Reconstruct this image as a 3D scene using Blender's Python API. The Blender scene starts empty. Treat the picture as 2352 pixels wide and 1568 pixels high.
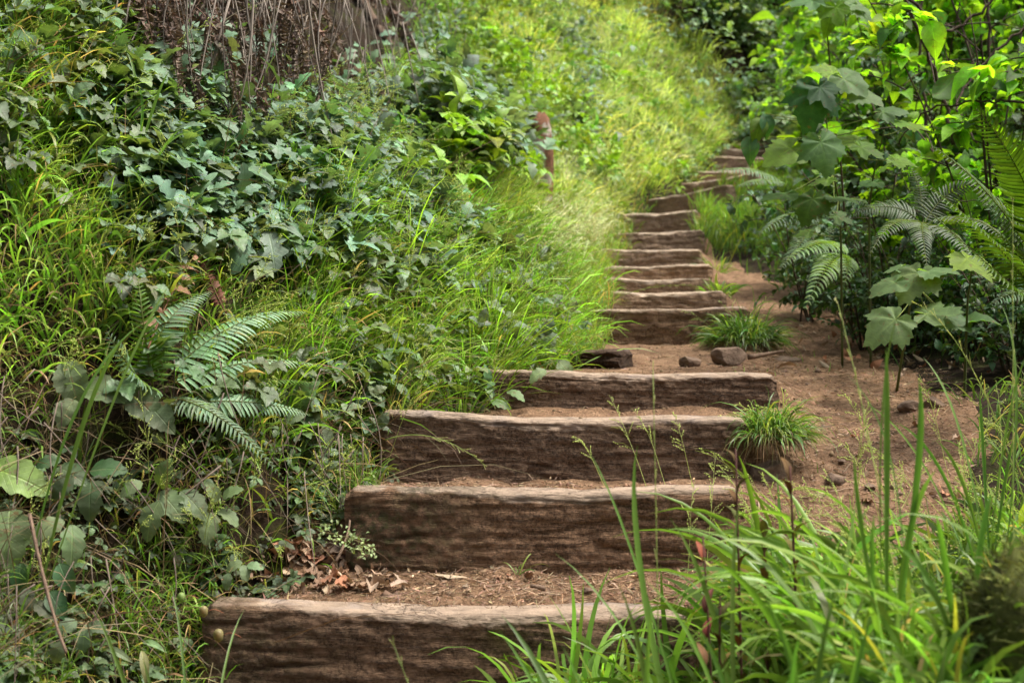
import bpy, math, random
import numpy as np
from mathutils import Vector, Matrix, Euler

# ------------------------------------------------------------------ camera, world, sun, exposure
C = bpy.context.scene.collection
SC = bpy.context.scene
EYE = 1.5                      # camera height above the local ground zero
FPX = 3266.7                   # focal length in the 2352 px wide layout sheet used to plan the plot
TILT = 0.01

cam = bpy.data.cameras.new("camera"); camo = bpy.data.objects.new("camera", cam); C.objects.link(camo)
cam.lens = 50; cam.sensor_width = 36; cam.clip_start = 0.05; cam.clip_end = 400
camo.location = (0, 0, EYE); camo.rotation_euler = (math.pi / 2 - TILT, 0, 0)
cam.dof.use_dof = True; cam.dof.focus_distance = 4.4; cam.dof.aperture_fstop = 4.5; cam.dof.aperture_blades = 7
SC.camera = camo

SUN_EL, SUN_AZ = math.radians(62), math.radians(98)      # azimuth measured from +Y towards +X
world = bpy.data.worlds.new("World"); SC.world = world; world.use_nodes = True
wn = world.node_tree.nodes; wl = world.node_tree.links; wn.clear()
hs = wn.new("ShaderNodeHueSaturation"); hs.inputs["Saturation"].default_value = .4
sky = wn.new('ShaderNodeTexSky'); sky.sky_type = 'NISHITA'; sky.sun_disc = False
sky.sun_elevation = SUN_EL; sky.sun_rotation = SUN_AZ; sky.air_density = 1.0; sky.dust_density = 5.0; sky.ozone_density = 0.6
bg = wn.new('ShaderNodeBackground'); bg.inputs["Strength"].default_value = 0.12
wo = wn.new('ShaderNodeOutputWorld'); wl.new(sky.outputs[0], hs.inputs["Color"]); # the stair lies in a wood: the trees all around hide the low part of the sky
tcw = wn.new('ShaderNodeTexCoord'); sxw = wn.new('ShaderNodeSeparateXYZ'); wl.new(tcw.outputs['Generated'], sxw.inputs[0])
mrw = wn.new('ShaderNodeMapRange'); mrw.interpolation_type = 'SMOOTHSTEP'; mrw.inputs[1].default_value = .05; mrw.inputs[2].default_value = .85; mrw.inputs[3].default_value = .10; mrw.inputs[4].default_value = 1.45; wl.new(sxw.outputs[2], mrw.inputs[0])
mxw = wn.new('ShaderNodeMix'); mxw.data_type = 'RGBA'; mxw.blend_type = 'MULTIPLY'; mxw.inputs[0].default_value = 1.0; wl.new(hs.outputs[0], mxw.inputs[6]); wl.new(mrw.outputs[0], mxw.inputs[7]); wl.new(mxw.outputs[2], bg.inputs[0]); wl.new(bg.outputs[0], wo.inputs[0])

sd = bpy.data.lights.new("sun", 'SUN'); sd.energy = 2.9; sd.angle = math.radians(9); sd.color = (1.0, 0.95, 0.86)
so = bpy.data.objects.new("sun", sd); C.objects.link(so)
sv = Vector((math.sin(SUN_AZ) * math.cos(SUN_EL), math.cos(SUN_AZ) * math.cos(SUN_EL), math.sin(SUN_EL)))
so.rotation_euler = (-sv).to_track_quat('-Z', 'Y').to_euler(); so.location = (0, 0, 30)

SC.view_settings.view_transform = 'Standard'; SC.view_settings.look = 'None'
SC.view_settings.exposure = 0.9; SC.view_settings.gamma = 1.0
SC.cycles.max_bounces = 7; SC.cycles.diffuse_bounces = 3; SC.cycles.glossy_bounces = 2
SC.cycles.transmission_bounces = 4; SC.cycles.caustics_reflective = False; SC.cycles.caustics_refractive = False

R = np.random.default_rng(7)
random.seed(7)

# ------------------------------------------------------------------ noise
def _hash(ix, iy, iz, seed):
    n = (ix.astype(np.int64) * 374761393 + iy.astype(np.int64) * 668265263 + iz.astype(np.int64) * 2147483647 + seed * 974711) & 0xffffffff
    n = ((n ^ (n >> 13)) * 1274126177) & 0xffffffff
    n = (n ^ (n >> 16)) & 0xffffffff
    return n / 4294967295.0
def vnoise(x, y, z=0.0, seed=0):
    x = np.asarray(x, float); y = np.asarray(y, float); z = np.asarray(z, float) + np.zeros_like(x)
    ix, iy, iz = np.floor(x), np.floor(y), np.floor(z)
    fx, fy, fz = x - ix, y - iy, z - iz
    fx, fy, fz = [t * t * (3 - 2 * t) for t in (fx, fy, fz)]
    r = 0
    for dx in (0, 1):
        for dy in (0, 1):
            for dz in (0, 1):
                w = (fx if dx else 1 - fx) * (fy if dy else 1 - fy) * (fz if dz else 1 - fz)
                r = r + w * _hash(ix + dx, iy + dy, iz + dz, seed)
    return r * 2 - 1
def fbm(x, y, z=0.0, oct=4, seed=0, gain=.5):
    r = 0; a = 1.0; s = 1.0; t = 0
    for o in range(oct):
        r = r + a * vnoise(np.asarray(x) * s, np.asarray(y) * s, np.asarray(z) * s, seed + o * 17); t += a; a *= gain; s *= 2.03
    return r / t
def sstep(a, b, x):
    t = np.clip((np.asarray(x, float) - a) / (b - a), 0, 1); return t * t * (3 - 2 * t)

# ------------------------------------------------------------------ mesh helpers
def link(name, me, mat=None, parent=None, loc=(0, 0, 0)):
    o = bpy.data.objects.new(name, me); C.objects.link(o)
    o.location = loc
    if parent is not None: o.parent = parent
    if mat is not None and me is not None:
        me.materials.append(mat)
    return o
def tag(o, label=None, cat=None, group=None, kind=None):
    if label: o['label'] = label
    if cat: o['category'] = cat
    if group: o['group'] = group
    if kind: o['kind'] = kind
    return o
def empty(name, loc):
    o = bpy.data.objects.new(name, None); C.objects.link(o); o.location = loc; o.empty_display_size = .1
    return o

class Acc:
    """collects vertices / faces / attributes of many pieces that end up in one mesh"""
    def __init__(s): s.v = []; s.f4 = []; s.f3 = []; s.c = []; s.uv = []; s.n = 0
    def add(s, v, quads=None, tris=None, col=None, uv=None):
        v = np.asarray(v, np.float32).reshape(-1, 3); k = len(v)
        s.v.append(v)
        if quads is not None and len(quads): s.f4.append(np.asarray(quads, np.int64).reshape(-1, 4) + s.n)
        if tris is not None and len(tris): s.f3.append(np.asarray(tris, np.int64).reshape(-1, 3) + s.n)
        if col is None: col = np.ones((k, 3))
        col = np.asarray(col, np.float32)
        if col.ndim == 1: col = np.tile(col, (k, 1))
        s.c.append(col.reshape(-1, 3)); s.uv.append(np.zeros((k, 2), np.float32) if uv is None else np.asarray(uv, np.float32).reshape(-1, 2))
        s.n += k
    def merge(s, o):
        if o.n == 0: return
        s.v += o.v; s.c += o.c; s.uv += o.uv
        s.f4 += [f + s.n for f in o.f4]; s.f3 += [f + s.n for f in o.f3]; s.n += o.n
    def mesh(s, name, origin=(0, 0, 0), smooth=True):
        me = bpy.data.meshes.new(name)
        v = np.concatenate(s.v) - np.asarray(origin, np.float32)
        f4 = np.concatenate(s.f4) if s.f4 else np.zeros((0, 4), int); f3 = np.concatenate(s.f3) if s.f3 else np.zeros((0, 3), int)
        me.vertices.add(len(v)); me.vertices.foreach_set("co", v.astype(np.float32).ravel())
        li = np.concatenate([f4.ravel(), f3.ravel()]).astype(np.int32)
        me.loops.add(len(li)); me.loops.foreach_set("vertex_index", li)
        tot = np.concatenate([np.full(len(f4), 4), np.full(len(f3), 3)]); st = np.concatenate([[0], np.cumsum(tot)[:-1]]).astype(np.int32)
        me.polygons.add(len(tot)); me.polygons.foreach_set("loop_start", st)
        me.update(calc_edges=True)
        if smooth: me.polygons.foreach_set("use_smooth", np.ones(len(tot), bool))
        a = me.attributes.new("col", 'FLOAT_COLOR', 'POINT')
        c = np.concatenate(s.c); a.data.foreach_set("color", np.concatenate([c, np.ones((len(c), 1), np.float32)], 1).astype(np.float32).ravel())
        a = me.attributes.new("luv", 'FLOAT2', 'POINT'); a.data.foreach_set("vector", np.concatenate(s.uv).astype(np.float32).ravel())
        return me
    def obj(s, name, mat, parent=None, origin=(0, 0, 0), smooth=True):
        """mesh given in world coordinates; origin = where the object (or its parent) stands"""
        me = s.mesh(name, origin, smooth)
        return link(name, me, mat, parent, (0, 0, 0) if parent is not None else origin)

def norm(a): return a / np.maximum(np.linalg.norm(a, axis=-1, keepdims=True), 1e-9)
def grid_faces(nr, nc, off=0):
    i, j = np.meshgrid(np.arange(nr - 1), np.arange(nc - 1), indexing='ij'); a = (i * nc + j).ravel() + off
    return np.stack([a, a + 1, a + nc + 1, a + nc], 1)
def tube(acc, pts, rad, sides=6, col=(1, 1, 1), cap=True, wob=0):
    pts = np.asarray(pts, float); n = len(pts); rad = np.full(n, rad) if np.isscalar(rad) else np.asarray(rad, float)
    t = norm(np.gradient(pts, axis=0)); ref = np.array([0, 0, 1.0]) if abs(t[0, 2]) < .9 else np.array([1.0, 0, 0])
    u = norm(np.cross(t, ref)); w = np.cross(t, u); a = np.linspace(0, 2 * np.pi, sides, endpoint=False)
    r = rad[:, None] * np.ones(sides)
    if wob: r = r * (1 + wob * vnoise(np.arange(n)[:, None] * .7 + 0 * a, np.cos(a)[None] * 2 + 5, np.sin(a)[None] * 2 + rad[0] * 999 + 0 * r))
    v = pts[:, None] + r[..., None] * (np.cos(a)[None, :, None] * u[:, None] + np.sin(a)[None, :, None] * w[:, None])
    q = []
    for i in range(n - 1):
        for j in range(sides): q.append((i * sides + j, i * sides + (j + 1) % sides, (i + 1) * sides + (j + 1) % sides, (i + 1) * sides + j))
    v = v.reshape(-1, 3); tr = []
    if cap:
        k = len(v); v = np.concatenate([v, pts[-1:], pts[:1]])
        for j in range(sides):
            tr.append(((n - 1) * sides + j, (n - 1) * sides + (j + 1) % sides, k)); tr.append(((j + 1) % sides, j, k + 1))
    uvv = np.repeat(np.linspace(0, 1, n), sides); uvv = np.concatenate([uvv, np.zeros(len(v) - len(uvv))])
    acc.add(v, q, tr, col, np.stack([uvv * 0, uvv], 1))
def bez(p0, p1, p2, n=12, p3=None):
    t = np.linspace(0, 1, n)[:, None]; p0, p1, p2 = map(lambda p: np.asarray(p, float), (p0, p1, p2))
    if p3 is None: return (1 - t) ** 2 * p0 + 2 * t * (1 - t) * p1 + t ** 2 * p2
    p3 = np.asarray(p3, float); return (1 - t) ** 3 * p0 + 3 * t * (1 - t) ** 2 * p1 + 3 * t ** 2 * (1 - t) * p2 + t ** 3 * p3

# ------------------------------------------------------------------ materials
def newmat(name):
    m = bpy.data.materials.new(name); m.use_nodes = True; nt = m.node_tree; nt.nodes.clear()
    out = nt.nodes.new('ShaderNodeOutputMaterial'); return m, nt, out
def N(nt, t, **k):
    n = nt.nodes.new(t)
    for a, b in k.items():
        if a.startswith('i_'): n.inputs[int(a[2:])].default_value = b
        else: setattr(n, a, b)
    return n
def ramp(nt, fac, stops):
    r = nt.nodes.new('ShaderNodeValToRGB'); e = r.color_ramp.elements
    while len(e) < len(stops): e.new(.5)
    for el, (p, c) in zip(e, stops): el.position = p; el.color = (*c, 1) if len(c) == 3 else c
    nt.links.new(fac, r.inputs[0]); return r.outputs[0]
def noise(nt, vec, scale, detail=6, rough=.6, dist=0.0, out=0):
    n = nt.nodes.new('ShaderNodeTexNoise'); n.inputs['Scale'].default_value = scale; n.inputs['Detail'].default_value = detail
    n.inputs['Roughness'].default_value = rough; n.inputs['Distortion'].default_value = dist
    if vec is not None: nt.links.new(vec, n.inputs['Vector'])
    return n.outputs[out]
def mapping(nt, vec, scale=(1, 1, 1), loc=(0, 0, 0)):
    m = nt.nodes.new('ShaderNodeMapping'); m.inputs['Scale'].default_value = scale; m.inputs['Location'].default_value = loc
    nt.links.new(vec, m.inputs['Vector']); return m.outputs[0]
def mix(nt, fac, a, b, mode='MIX'):
    m = nt.nodes.new('ShaderNodeMix'); m.data_type = 'RGBA'; m.blend_type = mode
    for sock, val in ((0, fac), (6, a), (7, b)):
        if isinstance(val, (int, float)): m.inputs[sock].default_value = val if sock == 0 else (val, val, val, 1)
        elif isinstance(val, tuple): m.inputs[sock].default_value = (*val, 1) if len(val) == 3 else val
        else: nt.links.new(val, m.inputs[sock])
    return m.outputs[2]
def maths(nt, op, a, b=0.0, clamp=False):
    m = nt.nodes.new('ShaderNodeMath'); m.operation = op; m.use_clamp = clamp
    for i, val in enumerate((a, b)):
        if isinstance(val, (int, float)): m.inputs[i].default_value = val
        else: nt.links.new(val, m.inputs[i])
    return m.outputs[0]
def bump(nt, h, strength, dist, prev=None):
    b = nt.nodes.new('ShaderNodeBump'); b.inputs['Strength'].default_value = strength; b.inputs['Distance'].default_value = dist
    nt.links.new(h, b.inputs['Height'])
    if prev is not None: nt.links.new(prev, b.inputs['Normal'])
    return b.outputs[0]
def principled(nt, out, col, rough=.8, spec=.3, nrm=None, link_out=True):
    p = nt.nodes.new('ShaderNodeBsdfPrincipled')
    if isinstance(col, tuple): p.inputs['Base Color'].default_value = (*col, 1)
    else: nt.links.new(col, p.inputs['Base Color'])
    if isinstance(rough, (int, float)): p.inputs['Roughness'].default_value = rough
    else: nt.links.new(rough, p.inputs['Roughness'])
    p.inputs['Specular IOR Level'].default_value = spec
    if nrm is not None: nt.links.new(nrm, p.inputs['Normal'])
    if link_out: nt.links.new(p.outputs[0], out.inputs[0])
    return p

def mat_soil(name, dark, mid, light, moss=0.0, attr=False):
    m, nt, out = newmat(name); g = N(nt, 'ShaderNodeNewGeometry').outputs['Position']
    big = noise(nt, g, 1.7, 4); med = noise(nt, g, 14, 8, .7); fine = noise(nt, g, 90, 6, .75)
    c = ramp(nt, med, [(.3, dark), (.52, mid), (.75, light)])
    c = mix(nt, maths(nt, 'MULTIPLY', maths(nt, 'SUBTRACT', big, .35), .9, True), c, tuple(x * .5 for x in mid))
    sp = ramp(nt, fine, [(.42, (.45, .45, .45)), (.6, (1.12, 1.1, 1.08))]); c = mix(nt, .7, c, sp, 'MULTIPLY')
    vor = N(nt, 'ShaderNodeTexVoronoi'); vor.inputs['Scale'].default_value = 55; nt.links.new(g, vor.inputs['Vector'])
    peb = ramp(nt, vor.outputs['Distance'], [(.12, (1, 1, 1)), (.3, (0, 0, 0))])
    pm = maths(nt, 'MULTIPLY', peb, ramp(nt, noise(nt, g, 20, 2), [(.5, (0, 0, 0)), (.62, (1, 1, 1))]))
    c = mix(nt, maths(nt, 'MULTIPLY', pm, .5), c, tuple(min(1, x * 1.35) for x in light))
    if moss:
        mm = ramp(nt, noise(nt, g, 5, 6, .7), [(.5, (0, 0, 0)), (.62, (1, 1, 1))])
        c = mix(nt, maths(nt, 'MULTIPLY', mm, moss), c, (.045, .055, .012))
    h = maths(nt, 'ADD', maths(nt, 'MULTIPLY', med, .6), maths(nt, 'ADD', maths(nt, 'MULTIPLY', fine, .3), maths(nt, 'MULTIPLY', pm, .15)))
    principled(nt, out, c, .95, .12, bump(nt, h, 1.0, .035)); return m
M = {}
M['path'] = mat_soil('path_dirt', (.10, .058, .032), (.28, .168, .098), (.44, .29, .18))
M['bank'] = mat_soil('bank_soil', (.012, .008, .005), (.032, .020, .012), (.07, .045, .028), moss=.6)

def mat_leaf(name, trans=.35, rough=.45, spec=.45, vein=.5, boost=1.25, tint=(1.25, 1.25, .35), blotch=.25, side=9.0, dust=0.0, spots=0.0):
    m, nt, out = newmat(name)
    at = N(nt, 'ShaderNodeAttribute', attribute_name='col').outputs['Color']
    uv = N(nt, 'ShaderNodeAttribute', attribute_name='luv').outputs['Vector']
    g = N(nt, 'ShaderNodeNewGeometry').outputs['Position']
    oi = N(nt, 'ShaderNodeObjectInfo').outputs['Random']
    c = at
    bl = noise(nt, g, 25, 4, .6)
    c = mix(nt, 1.0, c, ramp(nt, bl, [(.3, (1 - blotch,) * 3), (.7, (1 + blotch,) * 3)]), 'MULTIPLY')
    c = mix(nt, 1.0, c, ramp(nt, oi, [(0, (.85, .9, .9)), (1, (1.12, 1.08, 1.0))]), 'MULTIPLY')
    nrm = None
    if vein:
        sp = N(nt, 'ShaderNodeSeparateXYZ'); nt.links.new(uv, sp.inputs[0])
        ax = maths(nt, 'ABSOLUTE', sp.outputs[0]); 
        w = maths(nt, 'SUBTRACT', sp.outputs[1], maths(nt, 'MULTIPLY', ax, 1.0))
        s = maths(nt, 'ABSOLUTE', maths(nt, 'SINE', maths(nt, 'MULTIPLY', w, side * math.pi)))
        sv_ = maths(nt, 'SUBTRACT', 1.0, maths(nt, 'MULTIPLY', s, 4.0), True)
        mid = maths(nt, 'SUBTRACT', 1.0, maths(nt, 'MULTIPLY', ax, 45.0), True)
        vv = maths(nt, 'MAXIMUM', maths(nt, 'MULTIPLY', sv_, .45), mid)
        c = mix(nt, maths(nt, 'MULTIPLY', vv, vein), c, mix(nt, 1.0, c, (1.9, 1.8, 1.5), 'MULTIPLY'))
        nrm = bump(nt, maths(nt, 'SUBTRACT', 1.0, vv), .35, .004)
    if dust:
        dm = ramp(nt, noise(nt, g, 7, 5, .6), [(.42, (0, 0, 0)), (.7, (1, 1, 1))])
        c = mix(nt, maths(nt, 'MULTIPLY', dm, dust), c, (.20, .18, .13))
    if spots:
        sm = ramp(nt, noise(nt, g, 38, 5, .65), [(.60, (0, 0, 0)), (.66, (1, 1, 1))]); c = mix(nt, maths(nt, 'MULTIPLY', sm, spots), c, (.14, .085, .035))
    p = principled(nt, out, c, rough, spec, nrm, False)
    t = nt.nodes.new('ShaderNodeBsdfTranslucent'); nt.links.new(mix(nt, 1.0, c, tuple(x * boost for x in tint), 'MULTIPLY'), t.inputs[0])
    ms = nt.nodes.new('ShaderNodeMixShader'); ms.inputs[0].default_value = trans
    nt.links.new(p.outputs[0], ms.inputs[1]); nt.links.new(t.outputs[0], ms.inputs[2]); nt.links.new(ms.outputs[0], out.inputs[0])
    return m
M['grass'] = mat_leaf('grass_blade', trans=.42, rough=.42, spec=.4, vein=0, boost=1.35, tint=(1.05, 1.18, .5), blotch=.1)
M['leaf'] = mat_leaf('ground_leaf', trans=.28, rough=.48, spec=.4, vein=.5, boost=1.2, blotch=.4, dust=.2, spots=.6)
M['bigleaf'] = mat_leaf('broad_leaf', trans=.5, rough=.6, spec=.25, vein=.55, boost=1.6, tint=(1.15, 1.25, .22), side=6, spots=.7)
M['fern'] = mat_leaf('fern_leaf', trans=.35, rough=.5, spec=.35, vein=.25, boost=1.6, side=0.01)
M['dustyleaf'] = mat_leaf('dusty_leaf', trans=.25, rough=.55, spec=.3, vein=.6, boost=1.2, dust=.4, side=7, spots=.8)
M['dead'] = mat_leaf('dead_leaf', trans=.1, rough=.75, spec=.25, vein=.35, boost=1.1, tint=(1.1, .9, .6), blotch=.35)
M['straw'] = mat_leaf('straw', trans=.15, rough=.7, spec=.2, vein=0, boost=1.1, tint=(1.1, .95, .7), blotch=.2)

def mat_bark(name, a, b, moss=0.0):
    m, nt, out = newmat(name); tc = N(nt, 'ShaderNodeNewGeometry').outputs['Position']
    n1 = noise(nt, mapping(nt, tc, (1, 1, .25)), 40, 8, .7); c = ramp(nt, n1, [(.3, a), (.7, b)])
    if moss: c = mix(nt, maths(nt, 'MULTIPLY', ramp(nt, noise(nt, tc, 6, 5), [(.42, (0, 0, 0)), (.58, (1, 1, 1))]), moss), c, (.06, .075, .015))
    principled(nt, out, c, .85, .25, bump(nt, n1, .8, .01)); return m
M['stem_brown'] = mat_bark('stem_bark', (.03, .02, .013), (.10, .068, .045))
M['root'] = mat_bark('root_bark', (.09, .055, .035), (.24, .16, .11))
M['stump'] = mat_bark('old_root_wood', (.035, .022, .014), (.17, .11, .07))

def mat_wood(name, dark, mid, top, post=False):
    m, nt, out = newmat(name); oc = N(nt, 'ShaderNodeTexCoord').outputs['Object']
    oi = N(nt, 'ShaderNodeObjectInfo').outputs['Random']
    off = N(nt, 'ShaderNodeVectorMath'); off.operation = 'ADD'; nt.links.new(oc, off.inputs[0])
    cx = N(nt, 'ShaderNodeCombineXYZ'); nt.links.new(maths(nt, 'MULTIPLY', oi, 37.0), cx.inputs[0]); nt.links.new(cx.outputs[0], off.inputs[1])
    v = off.outputs[0]
    gs = (1, 1, 6) if not post else (9, 9, 1)
    grain = noise(nt, mapping(nt, v, gs), 15, 9, .7, .3); fine = noise(nt, mapping(nt, v, tuple(x * 1.0 for x in gs)), 34, 6, .7)
    clump = noise(nt, v, 26, 10, .78, .3); patch = noise(nt, v, 5, 4, .6)
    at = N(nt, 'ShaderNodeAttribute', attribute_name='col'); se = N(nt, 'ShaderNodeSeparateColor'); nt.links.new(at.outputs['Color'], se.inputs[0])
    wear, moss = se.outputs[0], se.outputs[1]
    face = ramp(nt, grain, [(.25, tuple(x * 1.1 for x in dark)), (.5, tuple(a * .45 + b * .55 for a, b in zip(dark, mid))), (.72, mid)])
    dirt = ramp(nt, maths(nt, 'ADD', maths(nt, 'MULTIPLY', clump, .75), maths(nt, 'MULTIPLY', patch, .45)), [(.50, (0, 0, 0)), (.62, (1, 1, 1))])
    dcol = ramp(nt, noise(nt, v, 120, 4, .8), [(.38, tuple(x * .35 for x in dark)), (.62, tuple(x * .9 for x in mid))])
    face = mix(nt, maths(nt, 'MULTIPLY', dirt, .8), face, dcol)
    face = mix(nt, 1.0, face, ramp(nt, oi, [(0, (.8, .82, .85)), (.5, (1.05, 1, .95)), (1, (1.3, 1.2, 1.1))]), 'MULTIPLY')
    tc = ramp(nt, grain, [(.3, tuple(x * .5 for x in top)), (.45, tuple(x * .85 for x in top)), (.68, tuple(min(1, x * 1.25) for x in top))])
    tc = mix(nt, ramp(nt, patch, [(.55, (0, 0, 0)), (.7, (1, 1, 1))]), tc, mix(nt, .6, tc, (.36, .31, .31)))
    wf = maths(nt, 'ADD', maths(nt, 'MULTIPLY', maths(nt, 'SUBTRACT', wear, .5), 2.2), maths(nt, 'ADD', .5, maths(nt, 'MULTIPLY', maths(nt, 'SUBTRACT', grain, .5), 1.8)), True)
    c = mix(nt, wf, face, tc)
    mn = maths(nt, 'MULTIPLY', moss, ramp(nt, noise(nt, v, 30, 8, .8), [(.45, (0, 0, 0)), (.56, (1, 1, 1))]))
    c = mix(nt, mn, c, mix(nt, noise(nt, v, 150, 2), (.028, .034, .008), (.09, .10, .028)))
    crack = ramp(nt, noise(nt, mapping(nt, v, tuple(x * .8 if x == 1 else x * 1.6 for x in gs)), 5, 5, .55, .8), [(.485, (1, 1, 1)), (.5, (0, 0, 0)), (.515, (1, 1, 1))])
    c = mix(nt, .55, c, mix(nt, crack, (.25, .25, .25), (1, 1, 1)), 'MULTIPLY')
    h = maths(nt, 'ADD', maths(nt, 'MULTIPLY', grain, .8), maths(nt, 'ADD', maths(nt, 'MULTIPLY', fine, .25), maths(nt, 'ADD', maths(nt, 'MULTIPLY', clump, .6), maths(nt, 'MULTIPLY', mn, .5))))
    h = maths(nt, 'ADD', h, maths(nt, 'MULTIPLY', crack, .25))
    principled(nt, out, c, maths(nt, 'SUBTRACT', .9, maths(nt, 'MULTIPLY', wf, .25)), .3, bump(nt, h, 1.0, .032)); return m
M['log'] = mat_wood('weathered_timber', (.108, .063, .036), (.36, .225, .138), (.50, .365, .26))
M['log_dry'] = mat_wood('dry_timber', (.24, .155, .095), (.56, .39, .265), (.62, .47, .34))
M['rotten'] = mat_wood('rotten_timber', (.035, .02, .012), (.12, .07, .042), (.20, .13, .09))
M['post'] = mat_wood('red_rotting_post', (.26, .10, .05), (.60, .29, .16), (.70, .58, .50), post=True)

def mat_rock(name, a, b, moss=0.0):
    m, nt, out = newmat(name); g = N(nt, 'ShaderNodeTexCoord').outputs['Object']
    n1 = noise(nt, g, 12, 8, .7); n2 = noise(nt, g, 70, 5, .7); c = ramp(nt, n1, [(.3, a), (.7, b)])
    c = mix(nt, .5, c, ramp(nt, n2, [(.35, (.6, .6, .6)), (.65, (1.1, 1.1, 1.1))]), 'MULTIPLY')
    if moss:
        mm = ramp(nt, noise(nt, g, 9, 6, .7), [(.35, (0, 0, 0)), (.5, (1, 1, 1))])
        c = mix(nt, maths(nt, 'MULTIPLY', mm, moss), c, mix(nt, n2, (.03, .04, .008), (.13, .14, .03)))
    principled(nt, out, c, .9, .2, bump(nt, maths(nt, 'ADD', n1, maths(nt, 'MULTIPLY', n2, .4)), .9, .015)); return m
M['rock'] = mat_rock('dusty_rock', (.10, .065, .045), (.27, .185, .13))
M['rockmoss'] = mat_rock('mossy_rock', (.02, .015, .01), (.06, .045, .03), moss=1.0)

# ------------------------------------------------------------------ layout of the stair: (x_left, y_left, z_left, x_right, y_right, z_right) of the top edge
def at(px, py, d):
    return np.array([(px - 1176) / FPX * d, d, EYE - ((py - 784) / FPX + TILT) * d])
def AT(px, py, off=.12):
    """a spot standing off the ground surface by about off metres towards the viewer side"""
    return at(px, py, ground_hit(px, py)[1] - off)
def proj(p):
    p = np.asarray(p, float); y = np.maximum(p[..., 1], .05)
    return 1176 + FPX * p[..., 0] / y, 784 + FPX * ((EYE - p[..., 2]) / y - TILT)
# px/py/depth of left end, px/py/depth of right end, face height, thickness (front to back)
LOGS = [
 (462, 1388, 3.50, 1605, 1412, 3.50, .30, .115),
 (792, 1122, 3.86, 1712, 1128, 3.88, .27, .10),
 (868, 946, 4.30, 1722, 962, 4.28, .25, .09),
 (1060, 848, 5.02, 1788, 858, 4.98, .20, .12),
 (1290, 712, 7.25, 1722, 705, 7.15, .24, .17),
 (1335, 668, 8.35, 1668, 668, 8.30, .22, .15),
 (1335, 634, 9.35, 1640, 640, 9.30, .22, .15),
 (1345, 612, 10.35, 1635, 604, 10.3, .24, .15),
 (1375, 573, 11.3, 1614, 574, 11.3, .25, .15),
 (1410, 536, 12.4, 1618, 528, 12.4, .28, .15),
 (1425, 492, 13.5, 1602, 481, 13.4, .30, .15),
 (1480, 460, 14.9, 1672, 424, 14.3, .34, .15),
 (1560, 424, 15.9, 1745, 394, 15.6, .25, .14),
 (1600, 394, 17.0, 1742, 388, 16.9, .25, .14),
 (1630, 358, 18.2, 1772, 364, 18.2, .28, .14),
 (1655, 341, 19.2, 1770, 346, 19.2, .25, .14),
 (1668, 332, 20.1, 1765, 328, 20.1, .25, .14),
 (1680, 324, 21.0, 1740, 309, 20.9, .25, .14),
]
LEND = [(at(a, b, c), at(d, e, f)) for a, b, c, d, e, f, _, _ in LOGS]
FY = np.array([(a[1] + b[1]) / 2 for a, b in LEND]); FZ = np.array([(a[2] + b[2]) / 2 for a, b in LEND])
# foot of every riser (ground in front of it)
BASE = [EYE - .95, EYE - .672, EYE - .475, EYE - .300, EYE - .090]
for k in range(5, 18): BASE.append(FZ[k - 1] - .015)
BASE = np.array(BASE)
rzy = np.array([-1, 0, 1, 2.0, 2.5, 3.0, 3.5, 3.86, 4.3, 5.0, 6.0]); rzz = EYE + np.array([-1.6, -1.4, -.85, -.60, -.62, -.66, -.63, -.56, -.43, -.30, -.20])
rampY = np.concatenate([rzy, FY[4:]]); rampZ = np.concatenate([rzz, BASE[4:] + .01])
rampY = np.concatenate([rampY, [22.5, 26, 34, 60]]); rampZ = np.concatenate([rampZ, [EYE + 3.2, EYE + 5.2, EYE + 11.5, EYE + 34]])
lrY = np.concatenate([[-1, 0, 1, 2, 2.6, 3.0, 3.4], FY - .02, [22.5, 26, 34, 60]])
lrZ = np.concatenate([EYE + np.array([-1.6, -1.5, -1.45, -1.4, -1.3, -1.2, -1.02]), BASE, [EYE + 3.2, EYE + 5.2, EYE + 11.5, EYE + 34]])
xlY = [0, 3.0, 3.5, 3.7, 3.86, 4.3, 5, 6, 7.2, 8.3, 9.3, 10.3, 11.3, 12.4, 13.5, 14.6, 15.8, 17, 18.2, 19.2, 20, 21, 24, 40, 60]
xlX = [-.95, -.82, -.79, -.71, -.50, -.38, -.10, .22, .36, .46, .50, .56, .72, .95, 1.08, 1.45, 1.95, 2.25, 2.6, 2.9, 3.1, 3.35, 4.6, 9, 14]
xrY = [0, 2.0, 3, 3.8, 4.5, 5.5, 7.2, 8.3, 9.3, 11, 12.2, 13.5, 14.5, 15.7, 17, 18.2, 19.2, 20, 21, 24, 40, 60]
xrX = [.35, .45, .75, 1.12, 1.42, 1.65, 1.78, 1.82, 1.92, 1.85, 1.72, 1.78, 2.15, 2.70, 2.95, 3.35, 3.5, 3.65, 3.9, 6.0, 12, 18]

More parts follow.
